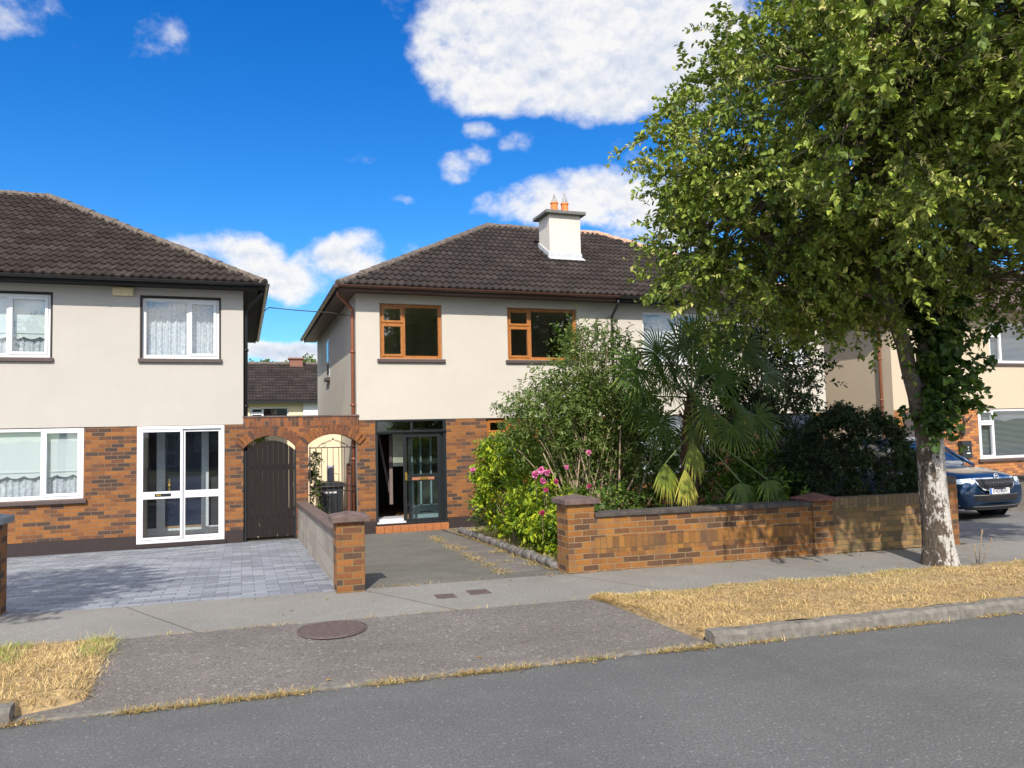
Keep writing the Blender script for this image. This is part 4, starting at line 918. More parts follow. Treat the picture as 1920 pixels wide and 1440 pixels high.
mb = MB(); seg(mb, 4.335, 7.62, .03, .215, .0, .335, 0); seg(mb, 4.335, 7.62, .033, .209, .335, .545, 1); seg(mb, 4.335, 7.62, .03, .215, .545, .80, 0); mb.build('brickwork', [m_wallb, m_walls], FW)
mb = MB(); x = 4.337
while x < 7.6:
    e = min(x + .46, 7.618); seg(mb, x + .002, e - .002, -.005, .285, .802 + random.uniform(0, .003), .862, 0); x = e
mb.build('coping', m_copedark, FW, bevel=.012)
pillar(FW, 7.62, 7.955, 8.92, 9.26, .02, .865, m_wallb, plain('red_cap', (.16, .065, .05), .85, var=.5, bump=.5), h=.035, pyr=.07, ov=.06)
MW = empty('mossy_wall', (9, 8.9, .1), 'mossy yellowish brick garden wall topped with upright bricks, behind the tree trunk', 'wall')
mb = MB(); seg(mb, 7.957, 9.85, .06, .2, .0, .74, 0); seg(mb, 7.957, 9.85, .052, .215, .74, .885, 1); mb.build('brickwork', [m_mossb, m_mosss], MW)
pillar(MW, 9.85, 10.14, 8.75, 9.08, .02, 1.01, m_pier, m_copedark, h=.12, pyr=.03, ov=.0)
ED = empty('garden_edging', (4.15, 12, .0), 'row of rough grey stones edging the flower bed beside the driveway', 'stone edging')
y = 9.62; k = 0
while y < 15.4:
    L_ = random.uniform(.22, .42); x = 3.98 + (y - 9.6) * .05; z = hz(x, y) + .01; mb = MB()
    n = 10; rr = random.uniform(.062, .085)
    mb.tube([(x + random.uniform(-.015, .015), y + L_ * t, z + .035 + random.uniform(-.008, .012)) for t in (0, .08, .3, .6, .92, 1)], [rr * .5, rr * .95, rr * random.uniform(.95, 1.1), rr * random.uniform(.9, 1.1), rr * .95, rr * .5], n)
    mb.build('stone', m_stone, ED); y += L_ + .012
mb = MB(); y = 9.75
while y < 14.2:
    L_ = random.uniform(.6, .95); x = 3.27 + (y - 9.6) * .06; z = hz(x, y); mb.obox((x + random.uniform(-.03, .03), y, z - .02), (.56, 0, 0), (random.uniform(-.02, .02), L_ - .05, -(L_ - .05) * .04), (0, 0, .032)); y += L_
tag(mb.build('stepping_slabs', m_apron, bevel=.01), kind='structure')

# ------------------------------------------------------------------ blue car in the neighbour's driveway
m_paint, t, p = mat('blue_paint'); p.inputs['Base Color'].default_value = (.004, .038, .105, 1); p.inputs['Metallic'].default_value = .55; p.inputs['Roughness'].default_value = .28; p.inputs['Coat Weight'].default_value = 1; p.inputs['Coat Roughness'].default_value = .03
m_chrome = plain('chrome', (.75, .76, .78), .15, 1, bump=0); m_blackp = plain('black_trim', (.012, .012, .014), .5, bump=0); m_tyre = plain('tyre', (.02, .02, .02), .85)
m_cglass, t, p = mat('car_glass'); p.inputs['Base Color'].default_value = (.02, .03, .04, 1); p.inputs['Roughness'].default_value = .03; p.inputs['Specular IOR Level'].default_value = 1.0; p.inputs['Coat Weight'].default_value = 1
m_lamp, t, p = mat('headlamp'); p.inputs['Base Color'].default_value = (.75, .80, .85, 1); p.inputs['Metallic'].default_value = .6; p.inputs['Roughness'].default_value = .12; t.put(p.inputs['Normal'], t.bump(t.noise(t.node('ShaderNodeNewGeometry').outputs['Position'], 30, 2), .9, .02))
CAR = empty('parked_car', (13.95, 13.45, -.05), 'blue sport utility car parked nose out behind the mossy wall', 'car')
CAR.rotation_euler = (0, 0, math.radians(-90)); ORG[CAR.name] = Vector((0, 0, 0))
def loft(name, secs, m, parent, sub=1, closed=True, caps=True, smooth=True):
    V = []; F = []; n = len(secs[0])
    for s in secs: V += [tuple(q) for q in s]
    for k in range(len(secs) - 1):
        for j in range(n if closed else n - 1):
            a, b = k * n + j, k * n + (j + 1) % n; F.append((a, b, b + n, a + n))
    if caps: F.append(tuple(range(n))[::-1]); F.append(tuple(range((len(secs) - 1) * n, len(secs) * n)))
    me = bpy.data.meshes.new(name); me.from_pydata(V, [], F); me.materials.append(m); me.polygons.foreach_set('use_smooth', [smooth] * len(F)); me.update()
    o = link_mesh(name, me, parent)
    if sub: q = o.modifiers.new('s', 'SUBSURF'); q.levels = sub; q.render_levels = sub
    return o
# x forward, y to the car's left, z up; nose at x = 2.30
st = [(-2.32, .70, .42, .80, .95), (-2.26, .84, .34, .98, 1.02), (-2.0, .92, .28, 1.04, 1.06), (-1.2, .94, .24, 1.06, 1.08), (-.2, .94, .24, 1.04, 1.07), (.7, .94, .24, 1.02, 1.08), (1.05, .94, .24, .98, 1.08), (1.5, .935, .25, .94, 1.04), (1.9, .92, .26, .88, .985), (2.12, .88, .28, .80, .93), (2.24, .80, .32, .74, .86), (2.30, .62, .36, .68, .78)]
secs = []
for x, w_, zl, zb_, zt in st:
    half = [(0, zt), (w_ * .45, zt - .005), (w_ * .78, zt - .03), (w_ * .93, zb_ - .005), (w_ * .985, zb_ - .10), (w_, (zl + zb_) / 2 + .05), (w_ * .985, zl + .16), (w_ * .94, zl + .02), (w_ * .8, zl - .02), (0, zl - .02)]
    secs.append([(x, y_, z) for y_, z in half] + [(x, -y_, z) for y_, z in half[-2:0:-1]])
body = loft('car_body', secs, m_paint, CAR, 2)
gst = [(-2.22, .60, 1.02, 1.10), (-2.0, .70, 1.02, 1.48), (-1.5, .70, 1.02, 1.63), (-.6, .71, 1.02, 1.68), (.1, .70, 1.03, 1.66), (.42, .69, 1.04, 1.56), (.85, .72, 1.05, 1.27), (1.18, .76, 1.03, 1.07)]
secs = []
for x, w_, zb_, zt in gst:
    wb = .86 if x < .9 else .80; k = (zt - zb_) / .65
    half = [(0, zt), (w_ * .7, zt - .012), (w_, zt - .06 * k), (wb, zb_), (wb * .5, zb_ - .03)]
    secs.append([(x, y_, z) for y_, z in half] + [(x, -y_, z) for y_, z in half[::-1][:-1]])
loft('windows', secs, m_cglass, CAR, 1)
mb = MB()
roofp = [(-1.95, 1.49), (-1.5, 1.625), (-.6, 1.675), (.1, 1.655), (.36, 1.58)]
for (xa_, za_), (xb_, zb_) in zip(roofp, roofp[1:]):
    for ya_, yb3, da, db in ((-.70, -.48, -.045, -.005), (-.48, 0, -.005, 0), (0, .48, 0, -.005), (.48, .70, -.005, -.045)): mb.face([(xa_, ya_, za_ + da), (xb_, ya_, zb_ + da), (xb_, yb3, zb_ + db), (xa_, yb3, za_ + db)], 0, True)
for s in (-1, 1):
    mb.tube([(-2.05, s * .72, 1.42), (-1.5, s * .705, 1.60), (-.6, s * .715, 1.645), (.1, s * .69, 1.615), (.42, s * .675, 1.515), (.85, s * .705, 1.25), (1.20, s * .755, 1.055)], [.03, .03, .03, .03, .032, .034, .036], 8)
    mb.tube([(-.25, s * .86, 1.05), (-.28, s * .715, 1.60)], .035, 6); mb.tube([(-1.45, s * .87, 1.05), (-1.5, s * .715, 1.58)], .05, 6)
mb.build('roof_panel', m_paint, CAR, local=True)
for s in (-1, 1):
    mb = MB(); mb.tube([(-1.9, s * .66, 1.60), (-1.4, s * .65, 1.70), (-.2, s * .65, 1.735), (.1, s * .65, 1.70)], .014, 6); mb.build('roof_rail', m_chrome, CAR, local=True)
    mb = MB(); mb.tube([(.72, s * .84, 1.12), (.72, s * .98, 1.14), (.70, s * 1.08, 1.13)], [.03, .085, .06], 8); mb.build('wing_mirror', m_paint, CAR, local=True)
    for xw in (1.42, -1.38):
        mb = MB(); ring = lambda r, y_: [(xw + r * math.cos(a), y_, .345 + r * math.sin(a)) for a in np.linspace(0, 2 * math.pi, 25)[:-1]]
        mb.face(ring(.40, s * .945)[::-1] if s > 0 else ring(.40, s * .945)); mb.build('wheel_arch', m_blackp, CAR, local=True)
        mb = MB(); mb.tube([(xw, s * .74, .345), (xw, s * .76, .345), (xw, s * .94, .345), (xw, s * .955, .345)], [.32, .345, .345, .32], 28); wh = mb.build('wheel', m_tyre, CAR, local=True)
        mb = MB()
        mb.tube([(xw, s * .95, .345), (xw, s * .962, .345)], [.235, .235], 24, cap=False)
        for k in range(5):
            a = 2 * math.pi * k / 5; mb.obox((xw - .03 * math.sin(a), s * .958, .345 + .03 * math.cos(a)), (.22 * math.cos(a), 0, .22 * math.sin(a)), (0, s * .01, 0), (.06 * math.sin(a), 0, -.06 * math.cos(a)))
        mb.build('rim', m_chrome, wh, local=True)
def nose_x(y_, z):   # where the front surface lies
    return 2.34 - .235 * (abs(y_) / .86) ** 2.6 - .13 * max(0, (z - .70) / .3) ** 1.3 - .05 * max(0, (.45 - z) / .2)
def patch(poly, off, n=10):
    """polygon in (y, z), wrapped on the nose as a fine strip mesh"""
    mb = MB(); ys = [q[0] for q in poly]; y0_, y1_ = min(ys), max(ys); K = len(poly)
    def span(y_):
        zs_ = []
        for i in range(K):
            (a, b), (c, d) = poly[i], poly[(i + 1) % K]
            if (a - y_) * (c - y_) <= 0 and a != c: zs_.append(b + (d - b) * (y_ - a) / (c - a))
        return min(zs_), max(zs_)
    yy = np.linspace(y0_ + 1e-4, y1_ - 1e-4, n + 1)
    for a, b in zip(yy, yy[1:]):
        la, ha = span(a); lb_, hb = span(b)
        for j in range(3):
            P = lambda y_, l, h, t: (nose_x(y_, l + (h - l) * t) + off, y_, l + (h - l) * t)
            mb.face([P(a, la, ha, j / 3), P(b, lb_, hb, j / 3), P(b, lb_, hb, (j + 1) / 3), P(a, la, ha, (j + 1) / 3)], 0, True)
    return mb
gp_ = [(-.50, .86), (.50, .86), (.42, .70), (.33, .655), (-.33, .655), (-.42, .70)]
patch([(y_ * 1.07, (z - .76) * 1.18 + .76) for y_, z in gp_], .02, 16).build('grille_surround', m_chrome, CAR, local=True)
GR = patch(gp_, .03, 16).build('grille', m_blackp, CAR, local=True)
mb = MB()
for k in range(13):
    y_ = -.36 + .06 * k; mb.tube([(nose_x(y_, .69) + .035, y_, .70), (nose_x(y_, .84) + .035, y_, .845)], .008, 5)
mb.build('grille_slats', plain('slat_dark', (.05, .055, .06), .25, .6, bump=0), GR, local=True)
for s in (-1, 1):
    patch([(s * .54, .875), (s * .84, .86), (s * .86, .775), (s * .60, .755), (s * .52, .80)], .028, 8).build('headlight', m_lamp, CAR, local=True)
    patch([(s * .58, .40), (s * .82, .42), (s * .82, .34), (s * .58, .34)], .028, 6).build('fog_lamp', m_lamp, CAR, local=True)
patch([(-.80, .535), (.80, .535), (.76, .43), (-.76, .43)], .022, 16).build('lower_intake', m_blackp, CAR, local=True)
patch([(-.84, .558), (.84, .558), (.84, .540), (-.84, .540)], .030, 20).build('chrome_strip', m_chrome, CAR, local=True)
patch([(-.80, .36), (.80, .36), (.74, .26), (-.74, .26)], .02, 16).build('lower_bumper', m_blackp, CAR, local=True)
patch([(-.62, .335), (.62, .335), (.62, .322), (-.62, .322)], .03, 16).build('skid_strip', m_chrome, CAR, local=True)
mb = MB(); mb.box(2.352, 2.366, -.26, .26, .565, .675); PL = mb.build('number_plate', m_white, CAR, local=True); mb = MB(); mb.box(2.3662, 2.368, -.26, -.215, .567, .673); mb.build('plate_band', plain('plate_blue', (.02, .12, .5), .4, bump=0), PL, local=True)
fc = bpy.data.curves.new('plate_letters', 'FONT'); fc.body = 'SHC 3U01'; fc.size = .105; fc.align_x = 'CENTER'; fc.align_y = 'CENTER'; fc.extrude = .0008
tmp = bpy.data.objects.new('tmp', fc); C.objects.link(tmp); dg = bpy.context.evaluated_depsgraph_get(); dg.update(); me = bpy.data.meshes.new_from_object(tmp.evaluated_get(dg)); bpy.data.objects.remove(tmp)
me.materials.clear(); me.materials.append(m_blackp); me.transform(Matrix(((0, 0, 1, 2.3675), (.93, 0, 0, .022), (0, 1, 0, .62), (0, 0, 0, 1)))); link_mesh('plate_letters', me, PL)
bz, by = .905, 0.0; mb = MB(); bx = nose_x(0, .905) + .0
mb.tube([(bx + .045 - .02 * math.sin(a), .052 * math.cos(a), bz + .048 * math.sin(a)) for a in np.linspace(0, 2 * math.pi, 25)], .009, 6)
mb.tube([(bx + .045, -.025, bz - .02), (bx + .045, .0, bz + .01), (bx + .04, .03, bz + .028)], [.006, .012, .004], 6); mb.tube([(bx + .045, -.02, bz + .018), (bx + .045, .02, bz - .01)], .007, 6)
mb.build('bonnet_badge', m_chrome, CAR, local=True)

# ------------------------------------------------------------------ vegetation
def unit(a): return a / np.maximum(1e-9, np.linalg.norm(a, axis=-1, keepdims=True))
def leaf_arrays(P, Dv, Nv, L, Wd, fold=.25, curl=.12):
    Dv = unit(Dv); S = unit(np.cross(Dv, Nv)); Nn = unit(np.cross(S, Dv)); L = np.asarray(L)[:, None]; Wd = np.asarray(Wd)[:, None]
    v = [P, P + Dv * L * .32 + S * Wd * .48 + Nn * Wd * fold, P + Dv * L * .72 + S * Wd * .36 + Nn * (Wd * fold * .8 - L * curl * .4),
         P + Dv * L - Nn * L * curl, P + Dv * L * .72 - S * Wd * .36 + Nn * (Wd * fold * .8 - L * curl * .4), P + Dv * L * .32 - S * Wd * .48 + Nn * Wd * fold]
    V = np.stack(v, 1).reshape(-1, 3); b = np.arange(len(P))[:, None] * 6
    F = np.concatenate([b + np.array([[0, 3, 2, 1]]), b + np.array([[0, 5, 4, 3]])], 1).reshape(-1, 4); return V, F
def leaves(name, P, Dv, Nv, L, Wd, tint, m, parent, **k):
    V, F = leaf_arrays(P, Dv, Nv, L, Wd, **k); o = np_mesh(name, V, F, m, parent, tint=np.repeat(np.clip(tint, 0, 1), 2)); return o
def twigs(cent, out, n_tw, n_lf, tl, spread, up=.25):
    """leafy twigs round clump centres; returns leaf bases, directions, normals and the twig of each leaf"""
    K = len(cent); c = np.repeat(cent, n_tw, 0); o = np.repeat(out, n_tw, 0); N = len(c)
    st = c + rng.normal(0, spread, (N, 3)) * .5; d = unit(o * .8 + rng.normal(0, .75, (N, 3)) + np.array([0, 0, up])); ln = tl * rng.uniform(.5, 1.25, N)
    t = np.tile(np.linspace(.12, 1, n_lf), N); i = np.repeat(np.arange(N), n_lf)
    droop = np.array([0, 0, -1.]) * (t ** 2 * ln[i] * .22)[:, None]
    P = st[i] + d[i] * (t * ln[i])[:, None] + droop
    sd = unit(np.cross(d[i], rng.normal(0, 1, (len(i), 3)))); Dv = unit(d[i] * .55 + sd + np.array([0, 0, -.12]))
    Nv = unit(np.array([0, 0, 1.]) + rng.normal(0, .55, (len(i), 3))); return P, Dv, Nv, i, st, d, ln
def blob_points(n, c, r, inner=.45):
    d = unit(rng.normal(0, 1, (n, 3))); rad = (inner ** 3 + (1 - inner ** 3) * rng.random(n)) ** (1 / 3); return c + d * rad[:, None] * r, d
def bezier(a, b, c, n=6):
    a, b, c = map(np.array, (a, b, c)); return [tuple((1 - t) ** 2 * a + 2 * t * (1 - t) * b + t * t * c) for t in np.linspace(0, 1, n)]

TREE = empty('street_tree', (8.58, 7.72, .1), 'large leafy street tree with pale lichen on its trunk, on the dry verge', 'tree')
fork = (8.42, 7.72, 1.95)
def flare(mb):
    n = 22; pts = [(8.60, .05, .225), (8.59, .16, .205), (8.575, .35, .190), (8.555, .7, .175), (8.53, 1.1, .166), (8.51, 1.5, .163), (8.50, 1.8, .165), (8.49, 2.0, .170), (8.50, 2.2, .14)]
    rings = []
    for x, z, r in pts:
        i = len(mb.v); rings.append(i)
        for j in range(n):
            a = 2 * math.pi * j / n; rr = r * (1 + .05 * math.sin(3 * a + z * 2) + .035 * math.sin(7 * a + z * 5) + (.10 * math.sin(5 * a + 1) if z < .3 else 0)) + random.uniform(-.004, .004)
            mb.v.append((x + rr * math.cos(a), 7.72 + rr * math.sin(a), z))
    for a, b in zip(rings, rings[1:]):
        for j in range(n): mb.f.append((a + j, a + (j + 1) % n, b + (j + 1) % n, b + j)); mb.m.append(0); mb.sm.append(True)
mb = MB(); flare(mb); mb.build('trunk', m_bark, TREE)
limbs = [([fork, (8.28, 7.68, 2.3), (8.10, 7.66, 2.94), (7.72, 7.6, 3.69), (7.3, 7.3, 4.5), (6.8, 7.0, 5.2), (6.2, 6.7, 5.8)], (.115, .105, .098, .082, .065, .05, .03)),
         ([(8.55, 7.74, 1.95), (8.64, 7.8, 2.6), (8.75, 7.85, 3.3), (8.6, 8.1, 4.5), (8.5, 8.2, 5.6), (8.6, 8.1, 7.0), (8.7, 8, 8.4)], (.16, .14, .125, .11, .09, .06, .03)),
         ([(8.66, 7.72, 2.6), (8.98, 7.72, 3.1), (9.40, 7.75, 3.85), (9.9, 8.0, 4.8), (10.5, 8.1, 5.8)], (.11, .10, .09, .065, .03)),
         ([(8.55, 7.8, 3.2), (8.3, 8.4, 3.9), (7.9, 9.1, 4.7), (7.3, 9.6, 5.5)], (.10, .085, .06, .03)),
         ([(7.95, 7.52, 3.35), (7.2, 7.6, 3.7), (6.3, 7.7, 4.1), (5.5, 7.8, 4.5)], (.045, .038, .03, .02)),
         ([(8.6, 7.9, 3.6), (8.9, 7.2, 4.3), (9.0, 6.4, 5.2), (8.8, 5.7, 6.0)], (.09, .075, .05, .025)),
         ([(8.6, 8.1, 4.3), (9.2, 8.8, 4.9), (9.7, 9.6, 5.6)], (.08, .06, .03)),
         ([(7.3, 7.0, 4.5), (6.6, 6.2, 4.9), (5.9, 5.8, 5.3)], (.05, .04, .02))]
limb_pts = []
mb = MB()
for pts, rad in limbs:
    q = [np.array(p) for p in pts]; fine = []; fr = []
    for a, b, ra, rb in zip(q, q[1:], rad, rad[1:]):
        for t in (0, .34, .67): fine.append(a + (b - a) * t + rng.normal(0, .015, 3) * (t > 0)); fr.append(ra + (rb - ra) * t)
    fine.append(q[-1]); fr.append(rad[-1]); mb.tube(fine, fr, 10); limb_pts += [(f, r) for f, r in zip(fine, fr)]
mb.build('limbs', m_bark, TREE)
LPT = np.array([f for f, r in limb_pts]); LRD = np.array([r for f, r in limb_pts])
def crown(parent, clumps, outs, n_tw, n_lf, tl, spread, size, m, lp, lr, bm, seed_frac=.0, shade=None, tint0=.5, branches=True, filt=None):
    if branches:
        mb = MB()
        for c in clumps[::1]:
            d = np.linalg.norm(lp - c, axis=1) + np.maximum(0, lp[:, 2] - c[2]) * .7; k = int(np.argmin(d)); a = lp[k]; mid = (a + c) / 2 + np.array([0, 0, .18]) + rng.normal(0, .08, 3); r = min(.022, lr[k] * .6)
            mb.tube(bezier(a, mid, c, 5), list(np.linspace(r, .005, 5)), 5, cap=False)
        mb.build('branches', bm, parent)
    P, Dv, Nv, i, st, d, ln = twigs(clumps, outs, n_tw, n_lf, tl, spread)
    tint = tint0 + rng.normal(0, .13, len(P)) + rng.normal(0, .10, len(st))[i] + rng.normal(0, .08, len(clumps))[i // n_tw]
    sd = rng.random(len(st))[i] < seed_frac; tint = np.where(sd & (rng.random(len(P)) < .6), rng.uniform(.82, 1.0, len(P)), tint)
    L = size * rng.uniform(.65, 1.25, len(P)) * np.where(sd, .8, 1); Wd = L * np.where(sd, .32, .62)
    if filt is not None: k = filt(P); P, Dv, Nv, L, Wd, tint = (a[k] for a in (P, Dv, Nv, L, Wd, tint))
    leaves('crown', P, Dv, Nv, L, Wd, tint, m, parent)
    # thin twigs that carry the leaves
    e = st + d * ln[:, None] * .9 + np.array([0, 0, -1.]) * (ln * .16)[:, None]; s1 = unit(np.cross(d, rng.normal(0, 1, (len(d), 3)))) * .0045; s2 = np.cross(unit(s1), d) * .0045
    V = np.stack([st + s1, st - s1 * .5 + s2, st - s1 * .5 - s2, e], 1).reshape(-1, 3); b = np.arange(len(st))[:, None] * 4
    F = np.concatenate([b + np.array([[0, 1, 3]]), b + np.array([[1, 2, 3]]), b + np.array([[2, 0, 3]])], 1).reshape(-1, 3); np_mesh('twigs', V, F, bm, parent)
# the crown: several overlapping masses, lower on the left and towards the road
masses = [((7.4, 7.7, 3.75), (1.1, 1.0, .55), 26), ((8.0, 8.6, 3.9), (1.2, .8, .5), 20), ((6.6, 3.6, 7.5), (1.8, 1.2, 1.2), 50), ((8.6, 3.9, 7.3), (2.0, 1.2, 1.3), 50), ((7.6, 4.6, 6.6), (1.8, 1.3, 1.5), 60), ((9.6, 5.2, 5.9), (1.8, 1.4, 1.5), 50), ((5.9, 4.9, 5.7), (1.2, 1.0, 1.0), 34), ((8.5, 7.8, 6.6), (2.6, 2.6, 2.7), 150), ((6.5, 7.6, 5.55), (1.9, 1.9, 1.75), 105), ((10.4, 8.0, 5.7), (2.1, 2.2, 2.0), 90), ((7.5, 6.0, 6.2), (2.0, 1.5, 1.9), 70),
          ((6.4, 8.4, 4.3), (1.6, 1.5, 1.0), 60), ((5.7, 7.6, 4.3), (1.0, 1.1, .8), 26), ((9.2, 9.2, 5.0), (2.0, 1.6, 1.3), 38), ((8.9, 6.3, 5.4), (2.2, 1.5, 1.5), 70), ((5.7, 7.8, 6.0), (1.3, 1.2, 1.1), 35), ((7.3, 7.9, 8.0), (1.7, 1.8, 1.3), 50), ((7.9, 8.2, 4.0), (1.5, 1.2, .8), 20), ((10.2, 7.2, 4.3), (1.4, 1.3, .75), 26), ((5.9, 5.7, 4.7), (1.0, .8, .8), 26), ((6.9, 4.9, 5.5), (1.4, 1.0, .9), 40), ((6.6, 4.6, 6.2), (1.6, 1.0, 1.2), 30)]
cl, ou = [], []
for c, r, n in masses:
    p_, d_ = blob_points(n, np.array(c), np.array(r), .5); cl.append(p_); ou.append(d_)
cl = np.concatenate(cl); ou = np.concatenate(ou)
q = proj(cl) - np.array([34, 26]); SIL = [(1190, 270), (1215, 215), (1260, 120), (1320, 45), (1400, 35), (1440, -60), (1500, -700), (1700, -6000), (9000, -6000), (9000, 640), (5000, 640), (1870, 600), (1800, 560), (1690, 650), (1600, 600), (1500, 590), (1400, 570), (1330, 600), (1235, 560), (1225, 480), (1215, 420), (1240, 360)]
def inside(q, poly):
    x, y = q[:, 0], q[:, 1]; c = np.zeros(len(q), bool)
    for (x0, y0), (x1, y1) in zip(poly, poly[1:] + poly[:1]): c ^= ((y0 > y) != (y1 > y)) & (x < (x1 - x0) * (y - y0) / (y1 - y0 + 1e-9) + x0)
    return c
k = inside(q, SIL) & (cl[:, 2] > 3.2); cl, ou = cl[k], ou[k]
crown(TREE, cl, ou, 10, 21, .46, .32, .076, LEAF, LPT, LRD, m_bark2, seed_frac=.20, tint0=.53)
# epicormic shoots and ivy round the fork
n = 120; tt = rng.random(n); base = np.array([8.5, 7.66, 2.1]) + np.stack([rng.normal(.04, .16, n), rng.normal(-.12, .14, n), rng.random(n) * 1.5 + .0], 1)
base[:, 0] += (base[:, 2] - 2.5) * .10; base[:12, 2] = 1.75 + rng.random(12) * .3; base[:12, 0] = 8.42 + rng.normal(0, .04, 12); base[:12, 1] = 7.48
P, Dv, Nv, i, st, d, ln = twigs(base, unit(np.stack([rng.normal(.15, .6, n), rng.normal(-.6, .4, n), rng.normal(.2, .4, n)], 1)), 3, 7, .22, .08)
L = .105 * rng.uniform(.6, 1.2, len(P)); leaves('ivy', P, Dv, unit(Nv + np.array([0, -.8, 0])), L, L * .85, .42 + rng.normal(0, .2, len(P)), IVY, TREE)
for (a, b, c_) in (((8.7, 7.6, 2.3), (9.1, 7.5, 2.6), (9.35, 7.4, 2.75)), ((8.75, 7.6, 2.75), (9.1, 7.4, 3.1), (9.5, 7.35, 3.2)), ((8.7, 7.6, 2.05), (8.95, 7.5, 2.2), (9.1, 7.4, 2.15))):
    pts = np.array(bezier(a, b, c_, 26)); mb = MB(); mb.tube([tuple(q) for q in pts], .006, 5); mb.build('side_shoot', m_bark2, TREE)
    P = np.repeat(pts[3:], 3, 0) + rng.normal(0, .03, (69, 3)); L = .10 * rng.uniform(.7, 1.2, 69)
    leaves('shoot_leaves', P, unit(rng.normal(0, 1, (69, 3)) + np.array([0, 0, -.3])), unit(rng.normal(0, .5, (69, 3)) + np.array([0, -.5, .8])), L, L * .8, .5 + rng.normal(0, .15, 69), IVY, TREE)
def copy_tree_obj(o, parent=None):
    c = o.copy(); C.objects.link(c); c.parent = parent
    for ch in [x for x in C.objects if x.parent is o]: copy_tree_obj(ch, c)
    return c
# trees along the kerbs outside the picture: one throws its shade over the paved drive, others show in the window glass
for x, y, rot, sc, lab in ((15.8, -11.5, 1.2, 1.0, 'street tree across the road opposite the centre house'), (22.5, -12.0, 3.9, 1.05, 'street tree across the road opposite the garden with the palm')):
    t_ = copy_tree_obj(TREE); t_.location = (x, y, .1); t_.rotation_euler = (0, 0, rot); t_.scale = (sc, sc, sc); t_['label'] = lab; t_['group'] = 'street trees along the kerbs'
TREE['group'] = 'street trees along the kerbs'
T2 = empty('street_tree', (-5.1, 6.95, .1), 'smaller street tree left of the paved driveway, throwing its shade across it', 'tree', 'street trees along the kerbs')
mb = MB(); l2 = [[(-5.1, 6.95, .0), (-5.08, 6.9, 1.5), (-5.05, 6.8, 2.6)], [(-5.05, 6.8, 2.6), (-4.6, 6.3, 3.6), (-4.2, 5.6, 4.6)], [(-5.05, 6.8, 2.6), (-5.4, 6.4, 3.8), (-5.6, 5.9, 5.2)], [(-5.05, 6.8, 2.6), (-4.9, 7.3, 3.9), (-4.7, 7.4, 4.9)]]
for k, l_ in enumerate(l2): mb.tube(l_, [.16, .13, .12] if k == 0 else [.10, .07, .03], 10)
mb.build('trunk', m_bark2, T2)
lp2 = np.array([np.array(a) * (1 - t) + np.array(b) * t for l_ in l2[1:] for a, b in zip(l_, l_[1:]) for t in (0, .3, .6, .9)]); c2, o2 = blob_points(150, np.array((-4.85, 6.0, 5.0)), np.array((1.45, 1.9, 1.0)), .3)
crown(T2, c2, o2, 8, 14, .40, .26, .085, LEAF, lp2, np.full(len(lp2), .06), m_bark2)
for x, lab in ((0.0, 'cream pair of houses across the road opposite the arched brick wall'),):
    t_ = copy_tree_obj(H1); t_.location = (x, -27.0, ZH); t_.rotation_euler = (0, 0, math.pi); t_['label'] = lab

# palm
PALM = empty('fan_palm', (6.83, 10.8, 0), 'fan palm with shaggy brown trunk behind the garden wall', 'palm')
mb = MB(); pp = [(6.86, 10.8, -.1), (6.82, 10.8, .6), (6.80, 10.8, 1.4), (6.86, 10.8, 2.1), (6.90, 10.8, 2.45)]
mb.tube(pp, [.11, .12, .13, .125, .08], 12)
for k in range(260):
    z = random.uniform(.3, 2.45); a = random.uniform(0, 6.28); r = .12; x0_ = 6.83 + r * math.cos(a); y0_ = 10.8 + r * math.sin(a)
    mb.obox((x0_, y0_, z), (.05 * math.cos(a), .05 * math.sin(a), .05 + random.uniform(0, .05)), (-.018 * math.sin(a), .018 * math.cos(a), 0), (0, 0, .008))
mb.build('trunk', m_palmt, PALM)
HEAD = np.array([6.88, 10.78, 2.42])
def frond(cpos, droop, rad, tint, start=None, spread=2.5, seg=32, twist=0.0):
    cpos = np.array(cpos, float); s0 = HEAD if start is None else np.array(start, float); ax = unit(cpos - s0 + 1e-6); ax = unit(ax * (1 - droop) + np.array([0, -.10, -1.]) * droop)
    view = unit(np.array([.35, -.95, .45 - droop * .2]) + np.array([twist, 0, 0])); nrm = unit(view - ax * (view @ ax)); side = np.cross(ax, nrm)
    Vs, Fs, T = [], [], []
    for j in range(seg):
        a = (j / (seg - 1) - .5) * 2 * spread; a += rng.normal(0, .02); L_ = rad * (1 - .22 * (abs(a) / spread) ** 2) * rng.uniform(.92, 1.05)
        d = ax * math.cos(a) + side * math.sin(a); sd = unit(np.cross(d, nrm)); w_ = rad * .021; base = len(Vs); bend = rng.uniform(.10, .32)
        for t in (0.02, .35, .68, 1.0):
            p_ = cpos + d * L_ * t - nrm * .02 * abs(math.sin(a)) + np.array([0, 0, -1.]) * bend * L_ * t ** 3 + nrm * .10 * L_ * (t - t * t)
            ww = w_ * (.35 + 1.0 * min(1, t * 2.2)) * (1 if t < .9 else .12)
            Vs += [p_ - sd * ww, p_ + nrm * ww * .5, p_ + sd * ww]
        for k in range(3):
            b = base + k * 3; Fs += [(b, b + 1, b + 4, b + 3), (b + 1, b + 2, b + 5, b + 4)]; T += [tint + rng.normal(0, .07) + (.12 if k == 2 else 0)] * 2
    fr = np_mesh('frond', np.array(Vs), np.array(Fs), LPALM, PALM, tint=np.clip(T, 0, 1))
    mb = MB(); mid = (s0 + cpos) / 2 + np.array([0, 0, .12 * (1 - droop)]); mb.tube(bezier(s0, mid, cpos, 6), [.016, .014, .012, .011, .010, .009], 6); mb.build('petiole', plain('petiole_green', (.14, .20, .06), .5, bump=0) if 'petiole_green' not in bpy.data.materials else bpy.data.materials['petiole_green'], fr)
